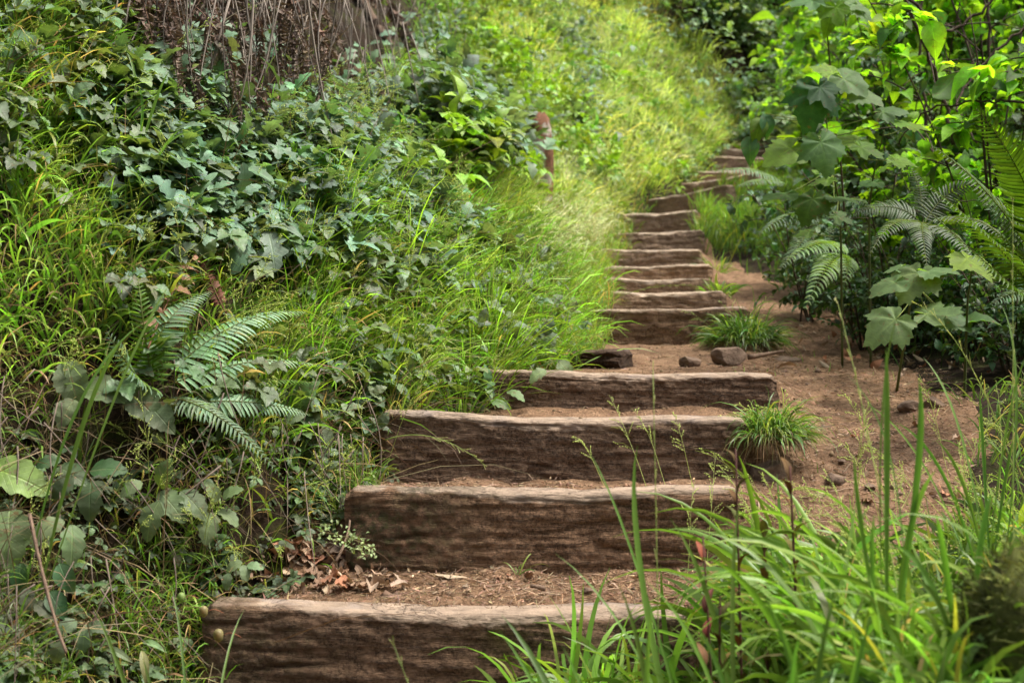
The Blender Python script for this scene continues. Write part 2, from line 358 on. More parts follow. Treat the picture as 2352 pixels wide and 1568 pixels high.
def log_front(k, x):
    (a, b) = LEND[k]; t = (x - a[0]) / (b[0] - a[0]); return a[1] + (b[1] - a[1]) * t, a[2] + (b[2] - a[2]) * t
def H(x, y, detail=True):
    x = np.asarray(x, float); y = np.asarray(y, float)
    xl = np.interp(y, xlY, xlX); xr = np.interp(y, xrY, xrX)
    zr = np.interp(y, rampY, rampZ); zl = np.interp(y, lrY, lrZ)
    # stepped profile
    zs = np.interp(y, lrY, lrZ)
    for k in range(18):
        fy, fz = log_front(k, x); th = LOGS[k][7]
        ny = log_front(k + 1, x)[0] if k < 17 else fy + 1.0
        nb = BASE[k + 1] if k < 17 else fz + .25
        t = np.clip((y - fy - th) / np.maximum(ny - fy - th, .05), 0, 1)
        tread = (fz - .018) + (nb - fz + .018) * (t if k != 3 else sstep(0, 1, t) ) - (.03 * np.sin(np.pi * t) if k in (2, 3) else 0)
        pre = BASE[k]
        w = np.clip((y - fy - .04) / (th - .07), 0, 1)
        inside = (y >= fy - .001) & (y < ny)
        zs = np.where(inside, pre + (tread - pre) * w, zs)
    ft = .022 * (.5 + fbm(x * 7, np.floor(y * 1.2), 0, 3, 44))      # crumbs of soil banked against the foot of each riser
    for k in range(1, 18):
        fy, _f = log_front(k, x); zs = zs + np.where(y < fy + .03, ft * np.exp(-np.maximum(fy - y, 0) / .05), 0)
    zs = np.where(y < FY[0], np.interp(y, lrY, lrZ), zs)
    # right end of the nearest risers
    lr = np.interp(y, FY, [b[0] for a, b in LEND]); 
    wR = sstep(-.02, .14, x - lr)
    ll = np.interp(y, FY, [a[0] for a, b in LEND]); wL = sstep(.04, -.10, x - ll)
    z = zs * (1 - wR) + zr * wR
    z = z * (1 - wL) + zl * wL
    # left bank
    u = np.maximum(xl - x, 0)
    steep = np.interp(y, [0, 3, 4, 6, 8, 12, 16, 24], [.9, .95, 1.15, 1.2, 1.1, .9, .75, .55])
    top = np.interp(y, [0, 4, 5, 9, 12, 24], [1.3, 1.6, 2.3, 2.4, 1.8, 2.0])
    g = np.where(u < top, steep * u, steep * top + (u - top) * .38)
    g = g * sstep(0, .12, u) 
    # right side
    w = np.maximum(x - xr, 0)
    gr = np.where(w < .8, .12 * w, .096 + (w - .8) * .42) * np.interp(y, [0, 2.5, 4, 60], [.2, .3, 1, 1])
    z = z + g + gr
    z = z - .55 * np.exp(-((x + .95) / .55) ** 2 - ((y - 7.0) / .65) ** 2) * (u > 0)      # dark recess under the added overhang
    if detail:
        bankw = sstep(.05, .5, u); rw = sstep(0, .5, w)
        z = z + bankw * (np.interp(y, [4, 8, 12], [.13, .18, .30]) * fbm(x * 1.6, y * 1.6, 0, 4, 3) + .03 * fbm(x * 9, y * 9, 0, 3, 5))
        z = z + rw * (.10 * fbm(x * 1.3, y * 1.3, 0, 4, 9))
        side = wR * (1 - rw)
        z = z + side * (.050 * fbm(x * 2.4, y * 2.4, 0, 4, 21) + .010 * fbm(x * 9, y * 9, 0, 3, 22)) + .009 * fbm(x * 14, y * 14, 0, 3, 33)
        z = z + (1 - bankw) * .006 * fbm(x * 5, y * 5, 0, 3, 35)
    return z
def path_mask(x, y):
    xl = np.interp(y, xlY, xlX); xr = np.interp(y, xrY, xrX)
    j = .07 * vnoise(x * 4, y * 4, 0, 77)
    return (x > xl - .05 + j) & (x < xr + .05 + j) & (y < 22) & (y > 2.6)

xs = np.unique(np.concatenate([np.arange(-14, -3, .35), np.arange(-3, -1.5, .06), np.arange(-1.5, 2.4, .021), np.arange(2.4, 5, .06), np.arange(5, 22, .4)]))
ys = [-2.0]
while ys[-1] < 60:
    y_ = ys[-1]; ys.append(y_ + (.25 if y_ < 2 else (.022 if y_ < 5.3 else (.028 if y_ < 9 else (.035 if y_ < 21.5 else .5)))))
ys = np.array(ys)
GX, GY = np.meshgrid(xs, ys)
GZ = H(GX, GY)
GV = np.stack([GX, GY, GZ], -1).reshape(-1, 3)
GF = grid_faces(len(ys), len(xs)); fc = GV[GF].mean(1); pm = path_mask(fc[:, 0], fc[:, 1])
def submesh(faces):
    used, inv = np.unique(faces, return_inverse=True); a = Acc(); a.add(GV[used], inv.reshape(-1, 4)); return a
tag(submesh(GF[pm]).obj('dirt_path', M['path']), kind='structure')
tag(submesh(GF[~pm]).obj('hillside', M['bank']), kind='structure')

def ground_hit(px, py, dmin=1.5, dmax=40):
    d = np.exp(np.linspace(math.log(dmin), math.log(dmax), 1400)); p = at(px, py, d[:, None] if False else d) if False else np.stack([(px - 1176) / FPX * d, d, EYE - ((py - 784) / FPX + TILT) * d], 1)
    below = p[:, 2] < H(p[:, 0], p[:, 1])
    i = int(np.argmax(below)) if below.any() else len(d) - 1
    q = p[i].copy(); q[2] = H(q[0], q[1]); return q

# ------------------------------------------------------------------ timber steps
def make_log(k, spec, mat, wear_top=1.0, mossf=0.0, rough=1.0):
    a, b = LEND[k] if isinstance(k, int) else k
    a = np.array(a); b = np.array(b); hh, th = spec
    L = np.linalg.norm(b - a); ex = (b - a) / L; ey = norm(np.cross([0, 0, 1.0], ex)); ez = np.cross(ex, ey)
    seed = int(abs(a[1]) * 100)
    n = max(60, int(L / (.0045 if a[1] < 5.5 else .009))); s = np.linspace(0, L, n); be = .015
    NF = 44 if a[1] < 5.5 else 22; prof = [0]; prof = [(0, z * (hh - be) / hh - be * 0 - be) if False else (0, -hh + (hh - be) * i / NF) for i in range(NF + 1)]
    for i in range(1, 6):
        t = i / 6 * math.pi / 2; prof.append((be * (1 - math.cos(t)), -be + be * math.sin(t)))
    for i in range(0, 8): prof.append((be + (th - be) * i / 7, 0))
    prof += [(th, -hh * .3), (th, -hh * .65), (th, -hh)]
    prof = np.array(prof); m = len(prof)
    S, J = np.meshgrid(s, np.arange(m), indexing='ij'); Y = prof[J, 0].copy(); Z = prof[J, 1].copy()
    endd = np.minimum(S, L - S); 
    tz = .010 * fbm(S * 2.2, 0 * S, 3.1, 3, seed) + .006 * fbm(S * 9, 0 * S, 7.7, 3, seed + 5)
    tz = tz - .010 * np.exp(-((S / L - .52) / .22) ** 2)
    chip = sstep(.25, .6, fbm(S * 6, 0 * S, 1.3, 3, seed + 9)) * .018 * np.exp(-(Y / .03) ** 2) * sstep(-.06, 0, Z)
    Yn = (.003 * fbm(S * 2.5, Z * 9, 0, 4, seed + 2) + .004 * fbm(S * 5, Z * 75, 0, 3, seed + 3) + .005 * fbm(S * 30, Z * 42, 0, 4, seed + 4, .65) + .010 * np.maximum(fbm(S * 8, Z * 12, 5.5, 4, seed + 14, .6), 0)) * rough
    crk = sstep(.05, .0, np.abs(fbm(S * 1.1, Z * 11, 2.2, 3, seed + 6))) * .007 * rough * sstep(-.01, -.05, Z)
    Y = Y + np.where(Y < th * .5, Yn + crk, 0) + np.where(Y < .03, chip * .8, 0)
    topm = sstep(-.05, -.0, prof[J, 1])
    Z = Z + topm * (tz - chip + .004 * rough * fbm(S * 4, Y * 90, 0, 3, seed + 8))
    er = sstep(.028, 0, endd); Z = Z - topm * er * .02; Y = Y + np.where(Y < th * .5, er * .012, -er * .012)
    sx = S + np.where(S < L / 2, 1, -1) * er * (.012 * fbm(Z * 20, Y * 20, seed, 2, 8))
    P = a + sx[..., None] * ex + Y[..., None] * ey + Z[..., None] * ez
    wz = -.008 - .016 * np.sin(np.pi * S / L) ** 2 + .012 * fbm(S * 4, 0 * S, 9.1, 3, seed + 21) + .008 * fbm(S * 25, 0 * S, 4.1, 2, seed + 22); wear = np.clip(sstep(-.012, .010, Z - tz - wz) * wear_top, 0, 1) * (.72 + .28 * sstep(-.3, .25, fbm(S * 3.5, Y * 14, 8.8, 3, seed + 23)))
    moss = mossf * sstep(L * .45, .05, S) * sstep(.0, .35, fbm(S * 3, Z * 7, 0, 2, seed + 11) + .35)
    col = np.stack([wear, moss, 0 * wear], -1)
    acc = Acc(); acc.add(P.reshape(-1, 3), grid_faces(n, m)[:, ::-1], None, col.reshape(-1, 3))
    for e in (0, n - 1):     # end caps
        ring = P[e]; c0 = ring.mean(0); inner = c0 + (ring - c0) * .5 + ex * (-.006 if e else .006) * 1
        v = np.concatenate([ring, inner, c0[None]]); q = []; t = []
        for j in range(m):
            j2 = (j + 1) % m; q.append((j, j2, m + j2, m + j)); t.append((m + j, m + j2, 2 * m))
        if e == 0: q = [x[::-1] for x in q]; t = [x[::-1] for x in t]
        cw = np.concatenate([wear[e], wear[e] * .3, [0]]); acc.add(v, q, t, np.stack([cw * .6, cw * 0, cw * 0], -1))
    mid = (a + b) / 2
    me = acc.mesh('timber_step'); M3 = np.stack([ex, ey, ez], 1)
    co = np.empty(len(me.vertices) * 3, np.float32); me.vertices.foreach_get('co', co); co = (co.reshape(-1, 3) - mid) @ M3
    me.vertices.foreach_set('co', co.astype(np.float32).ravel()); me.materials.append(mat); me.update()
    o = bpy.data.objects.new('timber_step', me); C.objects.link(o)
    o.matrix_world = Matrix([[*M3[0], mid[0]], [*M3[1], mid[1]], [*M3[2], mid[2]], [0, 0, 0, 1]])
    return o
LL = [
 'lowest and widest weathered timber step, cut off by the bottom of the photo',
 'second timber step from the bottom with mossy left end and leaf litter on it',
 'third timber step from the bottom, its right end covered by a grass tuft',
 'fourth timber step from the bottom, its square right end bare, before the two landing rocks',
 'thick timber step behind the dirt landing, its right end under the upper grass tuft',
 'wavy topped timber step right behind the one with the upper grass tuft',
 'thin pale topped timber step with a small weed growing at its right end',
 'low timber step with clean right corner beside bare dirt, third above the upper grass tuft',
 'timber step with rounded dark right end, halfway up the flight',
 'dark split timber step with a hollow rotten face, below the tall plain riser',
 'tall plain timber riser just below the slanted step',
 'slanted timber step rising to the right where the path starts to bend',
 'slim slanted timber step just above the big slanted riser',
 'thin timber step half lost in grass above the two slanted ones',
 'far timber step with dark riser near the broad yellow green leaf',
 'far thin timber step, third from the top of the flight',
 'far timber step second from the top of the flight',
 'topmost timber step, last before the path turns away to the right']
for k in range(18):
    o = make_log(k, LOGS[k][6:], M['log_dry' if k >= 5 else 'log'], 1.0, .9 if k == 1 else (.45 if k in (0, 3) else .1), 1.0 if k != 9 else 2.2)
    tag(o, LL[k], 'timber step', 'timber steps of the stair')

# ------------------------------------------------------------------ leaf templates (x across, y along the midrib, z up), length 1
def leaf_rows(half, arch=.12, fold=.10, wave=0.0, rows=None):
    half = np.array(half, float); y = half[:, 1]; w = half[:, 0]; n = len(half)
    v = []; uv = []
    for i in range(n):
        for sx in (-1, 0, 1):
            x = sx * w[i]; z = -arch * 4 * (y[i] - .35) ** 2 + fold * abs(x) * 1.6 + wave * math.sin(y[i] * 21 + sx) * abs(x)
            v.append((x, y[i], z)); uv.append((x, y[i]))
    return np.array(v), grid_faces(n, 3), np.array(uv)
OAK = [(0.004, 0), (.10, .06), (.17, .14), (.13, .20), (.27, .30), (.33, .38), (.20, .45), (.19, .50), (.33, .62), (.30, .69), (.17, .74), (.16, .80), (.17, .88), (.09, .96), (.004, 1)]
OAK2 = [(0.004, 0), (.09, .04), (.20, .14), (.29, .24), (.31, .31), (.25, .37), (.30, .47), (.33, .56), (.26, .62), (.24, .68), (.24, .78), (.15, .84), (.12, .93), (.004, 1)]
OVATE = [(0.004, 0), (.12, .05), (.23, .16), (.30, .30), (.31, .44), (.27, .58), (.20, .72), (.11, .86), (.04, .95), (.003, 1)]
LANCE = [(0.004, 0), (.06, .08), (.11, .22), (.135, .38), (.13, .55), (.10, .72), (.06, .87), (.003, 1)]
BRAM = [(0.004, 0), (.15, .03), (.24, .10), (.22, .13), (.32, .22), (.30, .26), (.37, .36), (.34, .40), (.38, .50), (.33, .54), (.33, .64), (.26, .67), (.24, .77), (.16, .80), (.13, .90), (.003, 1)]
PINNA = [(.045, 0), (.075, .04), (.065, .2), (.062, .5), (.05, .75), (.03, .9), (.002, 1)]
T_OAK = leaf_rows(OAK, .12, .12, .06); T_OAK2 = leaf_rows(OAK2, .13, .10, .08); T_OVATE = leaf_rows(OVATE, .16, .25, .1); T_LANCE = leaf_rows(LANCE, .2, .3)
T_BRAM = leaf_rows(BRAM, .12, .22, .12); T_PINNA = leaf_rows(PINNA, .10, .5)
T_LOW = leaf_rows([(.02, 0), (.28, .3), (.30, .5), (.16, .8), (.01, 1)], .18, .2)
T_LOWOAK = leaf_rows([(.02, 0), (.16, .15), (.33, .36), (.20, .48), (.32, .64), (.15, .85), (.01, 1)], .15, .15)
def palmate(n=40, teeth=.05, lobes=5, cup=.12, seed=0, depth=.34):
    """five lobed leaf; petiole joins at the origin, the leaf reaches to y=1"""
    th = np.linspace(-math.pi * .93, math.pi * .93, n); rr = np.random.default_rng(seed)
    ang = np.array([-2.15, -1.08, 0, 1.08, 2.15]) if lobes == 5 else np.array([-1.5, 0, 1.5]); ln = np.array([.56, .82, 1.0, .82, .56]) if lobes == 5 else np.array([.75, 1, .75])
    r = np.zeros(n)
    for a_, l_ in zip(ang, ln):
        dlt = np.abs(th - a_) / (.54 if lobes == 5 else .75); r = np.maximum(r, l_ * (1 - depth * np.minimum(dlt, 1.0) ** 1.1 - .25 * np.maximum(dlt - 1, 0)))
    r = r * (1 + teeth * np.where(np.arange(n) % 2 == 0, 1, -1)) * (1 + .05 * rr.standard_normal(n))
    r[0] *= .8; r[-1] *= .8
    v = [(0, 0, 0)]; uv = [(0, 0)]; rings = (.35, .7, 1.0)
    for q in rings:
        x = np.sin(th) * r * q; y = np.cos(th) * r * q
        dl = np.min(np.abs(th[:, None] - ang[None]), 1)
        z = -cup * (q * r) ** 2 * 1.6 + .10 * dl * q + .03 * np.sin(th * 7 + seed) * q
        v += list(zip(x, y, z)); uv += [(xx * .5, yy) for xx, yy in zip(np.minimum.reduce([np.abs(np.sin(th - a_)) * r * q + (np.cos(th - a_) < 0) for a_ in ang]), r * q)]
    q4 = []; t3 = []
    for i in range(n - 1):
        t3.append((0, 1 + i + 1, 1 + i))
        for k in range(2):
            a_ = 1 + k * n + i; q4.append((a_, a_ + 1, a_ + 1 + n, a_ + n))
    return np.array(v), (np.array(q4), np.array(t3)), np.array(uv)
T_PALM = [palmate(44, .06, 5, .10, 1), palmate(44, .05, 5, .22, 2, .30), palmate(40, .07, 5, .02, 3, .38), palmate(36, .05, 3, .12, 4, .3)]
T_PALMLOW = palmate(15, .02, 5, .12, 6)
def faces_of(T): return T[1] if isinstance(T[1], tuple) else (T[1], None)

def frames(d, n):
    d = norm(np.asarray(d, float)); n = np.asarray(n, float); x = norm(np.cross(d, n)); n = np.cross(x, d)
    return np.stack([x, d, n], -1)          # columns
def scatter(acc, T, pos, d, n, size, col, wscale=None):
    pos = np.atleast_2d(pos); K = len(pos); v, f, uv = T; q4, t3 = faces_of(T); nv = len(v)
    F = frames(np.atleast_2d(d), np.atleast_2d(n)); size = np.broadcast_to(np.asarray(size, float), (K,))
    vv = np.repeat(v[None], K, 0).copy()
    if wscale is not None: vv[:, :, 0] *= np.asarray(wscale)[:, None]
    out = np.einsum('kij,kvj->kvi', F, vv) * size[:, None, None] + pos[:, None]
    off = (np.arange(K) * nv)[:, None, None]
    col = np.asarray(col, float); col = np.broadcast_to(col if col.ndim == 2 else col[None], (K, 3))
    acc.add(out.reshape(-1, 3), (q4[None] + off).reshape(-1, 4), None if t3 is None else (t3[None] + off).reshape(-1, 3), np.repeat(col, nv, 0), np.tile(uv, (K, 1)))
def rdir(K, rng=None): 
    a = (rng or R).standard_normal((K, 3)); return norm(a)
def vary(base, K, amt=.18, hue=.12, rng=None):
    rng = rng or R; base = np.asarray(base, float); v = np.exp(rng.normal(0, amt, (K, 1))); h = np.exp(rng.normal(0, hue, (K, 3))); return np.clip(base * v * h, 0, 1)

def blades(acc, root, d0, length, width, droop, col, segs=5, tipcol=None, rng=None, fold=False):
    """grass blades as curved tapering ribbons; all arguments per blade"""
    rng = rng or R
    K = len(root); d = norm(d0); p = np.array(root, float); L = np.broadcast_to(length, (K,)); W = np.broadcast_to(width, (K,)); G = np.broadcast_to(droop, (K,))
    face = norm(np.cross(d, rdir(K, rng))); side = rdir(K, rng) * .25
    prof = np.interp(np.linspace(0, 1, segs + 1), [0, .15, .45, .75, 1], [.45, .85, 1, .7, .03])
    V = []; Cc = []; UV = []
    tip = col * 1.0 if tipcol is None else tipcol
    cols = 3 if fold else 2
    for i in range(segs + 1):
        wv = norm(face - d * (face * d).sum(1, keepdims=True)) * (W * prof[i] * .5)[:, None]
        if fold:
            nn = np.cross(d, norm(wv)); V.append(np.stack([p - wv + nn * (W * prof[i] * .22)[:, None], p, p + wv + nn * (W * prof[i] * .22)[:, None]], 1))
        else: V.append(np.stack([p - wv, p + wv], 1))
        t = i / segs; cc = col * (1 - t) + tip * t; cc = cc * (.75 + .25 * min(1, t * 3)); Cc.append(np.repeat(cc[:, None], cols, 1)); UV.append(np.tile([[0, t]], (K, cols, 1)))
        p = p + d * (L / segs)[:, None]
        d = norm(d + (np.array([0, 0, -1.0]) * (G * (1.6 * t + .3))[:, None] + side) / segs * 1.6)
    V = np.stack(V, 1); n1 = (segs + 1) * cols
    q = grid_faces(segs + 1, cols)
    acc.add(V.reshape(-1, 3), (q[None] + (np.arange(K) * n1)[:, None, None]).reshape(-1, 4), None, np.stack(Cc, 1).reshape(-1, 3), np.stack(UV, 1).reshape(-1, 2))

def normals_at(x, y, e=.06):
    zx = (H(x + e, y, False) - H(x - e, y, False)) / (2 * e); zy = (H(x, y + e, False) - H(x, y - e, False)) / (2 * e)
    return norm(np.stack([-zx, -zy, np.ones_like(zx)], -1))
def U_left(x, y): return np.interp(y, xlY, xlX) - x
def U_right(x, y): return x - np.interp(y, xrY, xrX)
def sample(n, wfun, d0=2.3, d1=24, margin=260, power=1.0, seed=0, excl=True):
    """random spots on the ground inside and a little around the view, thinning out with distance; wfun(px,py,x,y) gives the density weight"""
    rng = np.random.default_rng(seed); out = []; got = 0; tries = 0
    while got < n and tries < 60:
        K = max(20000, n); t = rng.random(K)
        y = d0 * (d1 / d0) ** t if power == 1.0 else (d0 ** (1 - power) + t * (d1 ** (1 - power) - d0 ** (1 - power))) ** (1 / (1 - power))
        px = rng.uniform(-margin, 2352 + margin, K); x = (px - 1176) / FPX * y
        z = H(x, y); _, py = proj(np.stack([x, y, z], -1))
        w = wfun(px, py, x, y) * (1 - .9 * ell(px, py, 1244, 420, 42, 120)) * (1 - .94 * ell(px, py, 850, 60, 170, 150)) * (1 - .75 * ell(px, py, 620, 70, 320, 190)) * (1 - (.9 * ell(px, py, 770, 1300, 185, 62) + .8 * ell(px, py, 900, 1075, 80, 30) if excl else 0)) * ((py > -260) & (py < 1568 + 260))
        keep = rng.random(K) < w; out.append(np.stack([x, y, z], -1)[keep]); got += keep.sum(); tries += 1
    P = np.concatenate(out)[:n]; return P
def box(px, py, x0, x1, y0, y1, s=60):
    return sstep(x0 - s, x0 + s, px) * sstep(x1 + s, x1 - s, px) * sstep(y0 - s, y0 + s, py) * sstep(y1 + s, y1 - s, py)
def ell(px, py, cx, cy, rx, ry): return np.clip(1.4 - ((px - cx) / rx) ** 2 - ((py - cy) / ry) ** 2, 0, 1)
def clumpy(x, y, s=2.2, seed=0, lo=-.2, hi=.35): return sstep(lo, hi, fbm(x * s, y * s, 0, 3, seed))

# ------------------------------------------------------------------ plant colours; the pale grass also holds sunlight, the blue leaf sky sheen
GR_FRESH = np.array([.135, .245, .05]); GR_YEL = np.array([.24, .30, .06]); GR_DEEP = np.array([.065, .14, .025]); GR_PALE_SUN = np.array([.42, .52, .17])
STRAW = np.array([.40, .29, .16]); LF_BLUE_SHEEN = np.array([.125, .205, .125]); LF_DEEP = np.array([.035, .085, .03]); LF_BRIGHT = np.array([.155, .275, .03]); LF_GREY = np.array([.12, .175, .08])
DEADC = np.array([.17, .10, .065])
HOLLOW = lambda px, py: np.clip(ell(px, py, 700, 80, 420, 300) , 0, 1)          # bare dark recess at the top left
DARKLOW = lambda px, py: np.clip(ell(px, py, 170, 1120, 420, 330), 0, 1)

def grass_spots(n, w, seed, **k): return sample(n, w, seed=seed, **k)
def grass(acc, P, length, width, droop, col, spread=.45, out=.5, segs=5, seed=0, tip=None, dry=0.0, yel=0.0):
    rng = np.random.default_rng(seed); K = len(P)
    nr = normals_at(P[:, 0], P[:, 1]); d = norm(np.array([0, 0, 1.0]) + nr * out + rdir(K, rng) * spread)
    d[:, 2] = np.abs(d[:, 2]) * .9 + .1
    L = length * np.minimum(np.exp(rng.normal(0, .38, K)), 1.45); dist = P[:, 1]
    W = width * np.exp(rng.normal(0, .3, K)) * np.clip(dist / 9, 1, 2.2)
    c = vary(col, K, .25, .1, rng) * (.62 + .75 * sstep(-.35, .35, fbm(P[:, 0] * 2.2, P[:, 1] * 1.6, P[:, 2] * 1.5, 3, 123)))[:, None]
    m = rng.random(K) < dry; c[m] = vary(STRAW, m.sum(), .25, .08, rng); m = rng.random(K) < yel; c[m] = vary(GR_YEL, m.sum(), .2, .1, rng)
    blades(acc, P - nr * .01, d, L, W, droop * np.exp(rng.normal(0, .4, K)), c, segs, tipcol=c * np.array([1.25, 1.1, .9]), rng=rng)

GL = lambda px, py: sstep(70, -70, px - (1500 + py * .80))
left = lambda x, y: sstep(-.06, .05, U_left(x, y))
notstep = lambda x, y: np.maximum(left(x, y), sstep(-.03, .08, U_right(x, y)))
A = Acc()
# long mixed grass of the near left bank
P = grass_spots(5600, lambda px, py, x, y: left(x, y) * (box(px, py, -400, 330, -200, 900, 80) * .9 + box(px, py, 200, 800, 520, 860, 90) * .35) * (1 - .85 * HOLLOW(px, py)) * (1 - .8 * DARKLOW(px, py)), 11, d0=2.7, d1=9)
grass(A, P, .17, .0055, .95, GR_FRESH, .95, .8, 6, 1, dry=.12, yel=.18)
# mid bank: dense green grass running up to the stair
P = grass_spots(12500, lambda px, py, x, y: left(x, y) * box(px, py, 600, 1600, 380, 960, 90) * (.35 + .65 * clumpy(x, y, 3.0, 4)), 12, d0=3.4, d1=15)
grass(A, P, .145, .0046, 1.05, GR_FRESH * .9, .9, .7, 5, 2, dry=.08, yel=.12)
# upper bank: fine pale grass, sunlight put into its colour
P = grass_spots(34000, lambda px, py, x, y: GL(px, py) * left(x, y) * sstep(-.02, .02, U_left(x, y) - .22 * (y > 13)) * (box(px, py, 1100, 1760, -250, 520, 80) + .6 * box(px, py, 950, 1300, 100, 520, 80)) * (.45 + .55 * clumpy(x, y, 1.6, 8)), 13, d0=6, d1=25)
grass(A, P, .19, .0045, .9, GR_PALE_SUN, .6, .6, 4, 3, dry=.06, yel=.2)
P = grass_spots(12000, lambda px, py, x, y: GL(px, py) * left(x, y) * sstep(-.02, .02, U_left(x, y) - .22 * (y > 13)) * box(px, py, 1150, 1760, -250, 560, 80), 14, d0=7, d1=25)
grass(A, P, .24, .006, 1.0, GR_FRESH, .6, .6, 5, 4, yel=.3)
# lower left: thin arching grass against dark soil
P = grass_spots(3500, lambda px, py, x, y: left(x, y) * (1 - .7 * ell(px, py, 260, 1040, 230, 80)) * (1 - .85 * ell(px, py, 760, 1290, 170, 70)) * (1 - .8 * ell(px, py, 880, 1070, 90, 45)) * box(px, py, -300, 900, 960, 1800, 60) * (.25 + .75 * clumpy(x, y, 6, 6)) * (1 - .5 * box(px, py, -300, 330, 950, 1350, 60)), 15, d0=2.5, d1=5.2)
grass(A, P, .125, .0042, 1.25, GR_FRESH * .85, .9, .9, 6, 5, dry=.12, yel=.15)
# right of the far steps and along the right edge
P = grass_spots(9000, lambda px, py, x, y: sstep(-.12, .05, U_right(x, y)) * box(px, py, 1580, 1900, 380, 570, 30) , 16, d0=8, d1=17)
grass(A, P, .22, .006, .9, GR_FRESH, .5, .3, 5, 6, yel=.2)
P = grass_spots(9000, lambda px, py, x, y: sstep(-.1, .15, U_right(x, y)) * (box(px, py, 1750, 2600, 420, 800, 60) * .55 + box(px, py, 1600, 2600, 0, 420, 60)), 17, d0=5, d1=24)
grass(A, P, .2, .006, .9, GR_DEEP * .8, .6, .5, 5, 7, dry=.1)
# grass overhanging the ends of the risers on the left
P = grass_spots(3200, lambda px, py, x, y: sstep(-.16, -.02, U_left(x, y) - .2 * (y > 13)) * sstep(.2, .05, U_left(x, y)) * box(px, py, 1180, 1720, 300, 820, 40), 18, d0=4.9, d1=20)
P[:, 2] += .02; grass(A, P, .15, .004, 1.1, GR_FRESH * 1.1, .8, .8, 5, 8, yel=.4, dry=.1)
# clumps of long grass on the upper bank
def clumps(acc, n, w, per, r, L, W, col, seed, **k):
    rng = np.random.default_rng(seed); P = sample(n, w, seed=seed, **k); K = len(P) * per; dist = np.repeat(P[:, 1], per); sc = np.clip(dist / 9, 1, 2)
    off = rng.standard_normal((K, 3)) * (r * sc)[:, None]; root = np.repeat(P, per, 0) + off; root[:, 2] = H(root[:, 0], root[:, 1])
    nr = np.repeat(normals_at(P[:, 0], P[:, 1]), per, 0); d = norm(off / (r * sc)[:, None] * .45 + nr * .5 + np.array([0, 0, 1.0]) + rdir(K, rng) * .3)
    c = np.repeat(vary(col, len(P), .35, .12, rng), per, 0) * np.exp(rng.normal(0, .18, (K, 1)))
    blades(acc, root, d, L * np.repeat(np.exp(rng.normal(0, .25, len(P))), per) * np.exp(rng.normal(0, .25, K)) * sc ** .5, W * sc, 1.0 * np.exp(rng.normal(0, .3, K)), c, 5, tipcol=c * np.array([1.35, 1.2, 1.0]), rng=rng)
clumps(A, 700, lambda px, py, x, y: GL(px, py) * (U_left(x, y) > .3) * box(px, py, 1150, 1760, -250, 560, 70), 34, .045, .17, .0042, np.array([.44, .52, .19]), 201, d0=6, d1=25)  # pale clump colour holds the sunlight of the upper bank too
clumps(A, 300, lambda px, py, x, y: GL(px, py) * (U_left(x, y) > .3) * box(px, py, 900, 1700, -250, 560, 70), 26, .04, .16, .0055, np.array([.12, .24, .035]), 202, d0=6, d1=22)
clumps(A, 260, lambda px, py, x, y: left(x, y) * box(px, py, 600, 1500, 450, 950, 80), 26, .03, .20, .005, np.array([.16, .30, .04]), 203, d0=4, d1=10)
# broad bright single blades standing out of the bank
P = grass_spots(3000, lambda px, py, x, y: left(x, y) * (box(px, py, -300, 1500, 60, 1000, 80) * .6 + box(px, py, -300, 420, 100, 900, 60)) * (1 - .8 * HOLLOW(px, py)) * (1 - .7 * DARKLOW(px, py)), 23, d0=3, d1=12)
grass(A, P, .17, .0075, .95, GR_FRESH * 1.35, 1.0, .9, 7, 13, yel=.2, dry=.04)
# blades hanging over the right half of the lowest step
P = grass_spots(520, lambda px, py, x, y: (x > .0) * (y < 3.42) * box(px, py, 1250, 1900, 1450, 2400, 100) * (x < 1.0), 24, d0=2.3, d1=3.42, power=.2)
P[:, 2] = np.maximum(P[:, 2], EYE - .95); grass(A, P, .27, .0125, 1.05, GR_FRESH * .85, .7, .0, 8, 14, yel=.08)
# broad blades leaning left over the right ends of the two lowest steps
rg = np.random.default_rng(301); K = 150; rt = np.stack([rg.uniform(.22, .95, K), rg.uniform(2.35, 3.3, K), np.zeros(K)], 1); rt[:, 2] = H(rt[:, 0], rt[:, 1]); cl_ = vary(GR_FRESH, K, .28, .08, rg)
blades(A, rt, norm(np.array([-.62, -.02, 1.0]) + rdir(K, rg) * .38), rg.uniform(.26, .54, K), rg.uniform(.009, .016, K), rg.uniform(.8, 1.5, K), cl_, 9, tipcol=cl_ * np.array([1.3, 1.1, .9]), rng=rg, fold=True)
# sparse sprouts on the path
P = grass_spots(90, lambda px, py, x, y: (U_right(x, y) < 0) * (U_left(x, y) < 0) * box(px, py, 1700, 2150, 560, 1250, 50) * .3, 19, d0=3, d1=9)
grass(A, P, .04, .003, .8, GR_FRESH, .7, .2, 4, 9)
# foreground right: rank grass
P = grass_spots(5200, lambda px, py, x, y: (x > .47 - .28 * (3.3 - y)) * box(px, py, 1150, 2700, 1180, 2300, 120) * (.35 + .65 * clumpy(x, y, 6, 19)) * (1 - .85 * box(px, py, 1740, 2200, 700, 1400, 60)), 20, d0=1.75, d1=3.7, power=.2)
grass(A, P, .17, .0105, 1.35, GR_FRESH * .8, .85, .2, 7, 10, yel=.05, dry=.03)
P = grass_spots(1500, lambda px, py, x, y: box(px, py, 2230, 2700, 800, 1600, 50) * (.3 + .7 * clumpy(x, y, 5, 29)), 21, d0=2.2, d1=5.2)
grass(A, P, .13, .0052, 1.2, GR_FRESH * .75, .9, .3, 6, 11, dry=.12, yel=.1)
tag(A.obj('grass', M['grass']), 'tangled green grass covering the banks beside the timber stair', 'grass', kind='stuff')

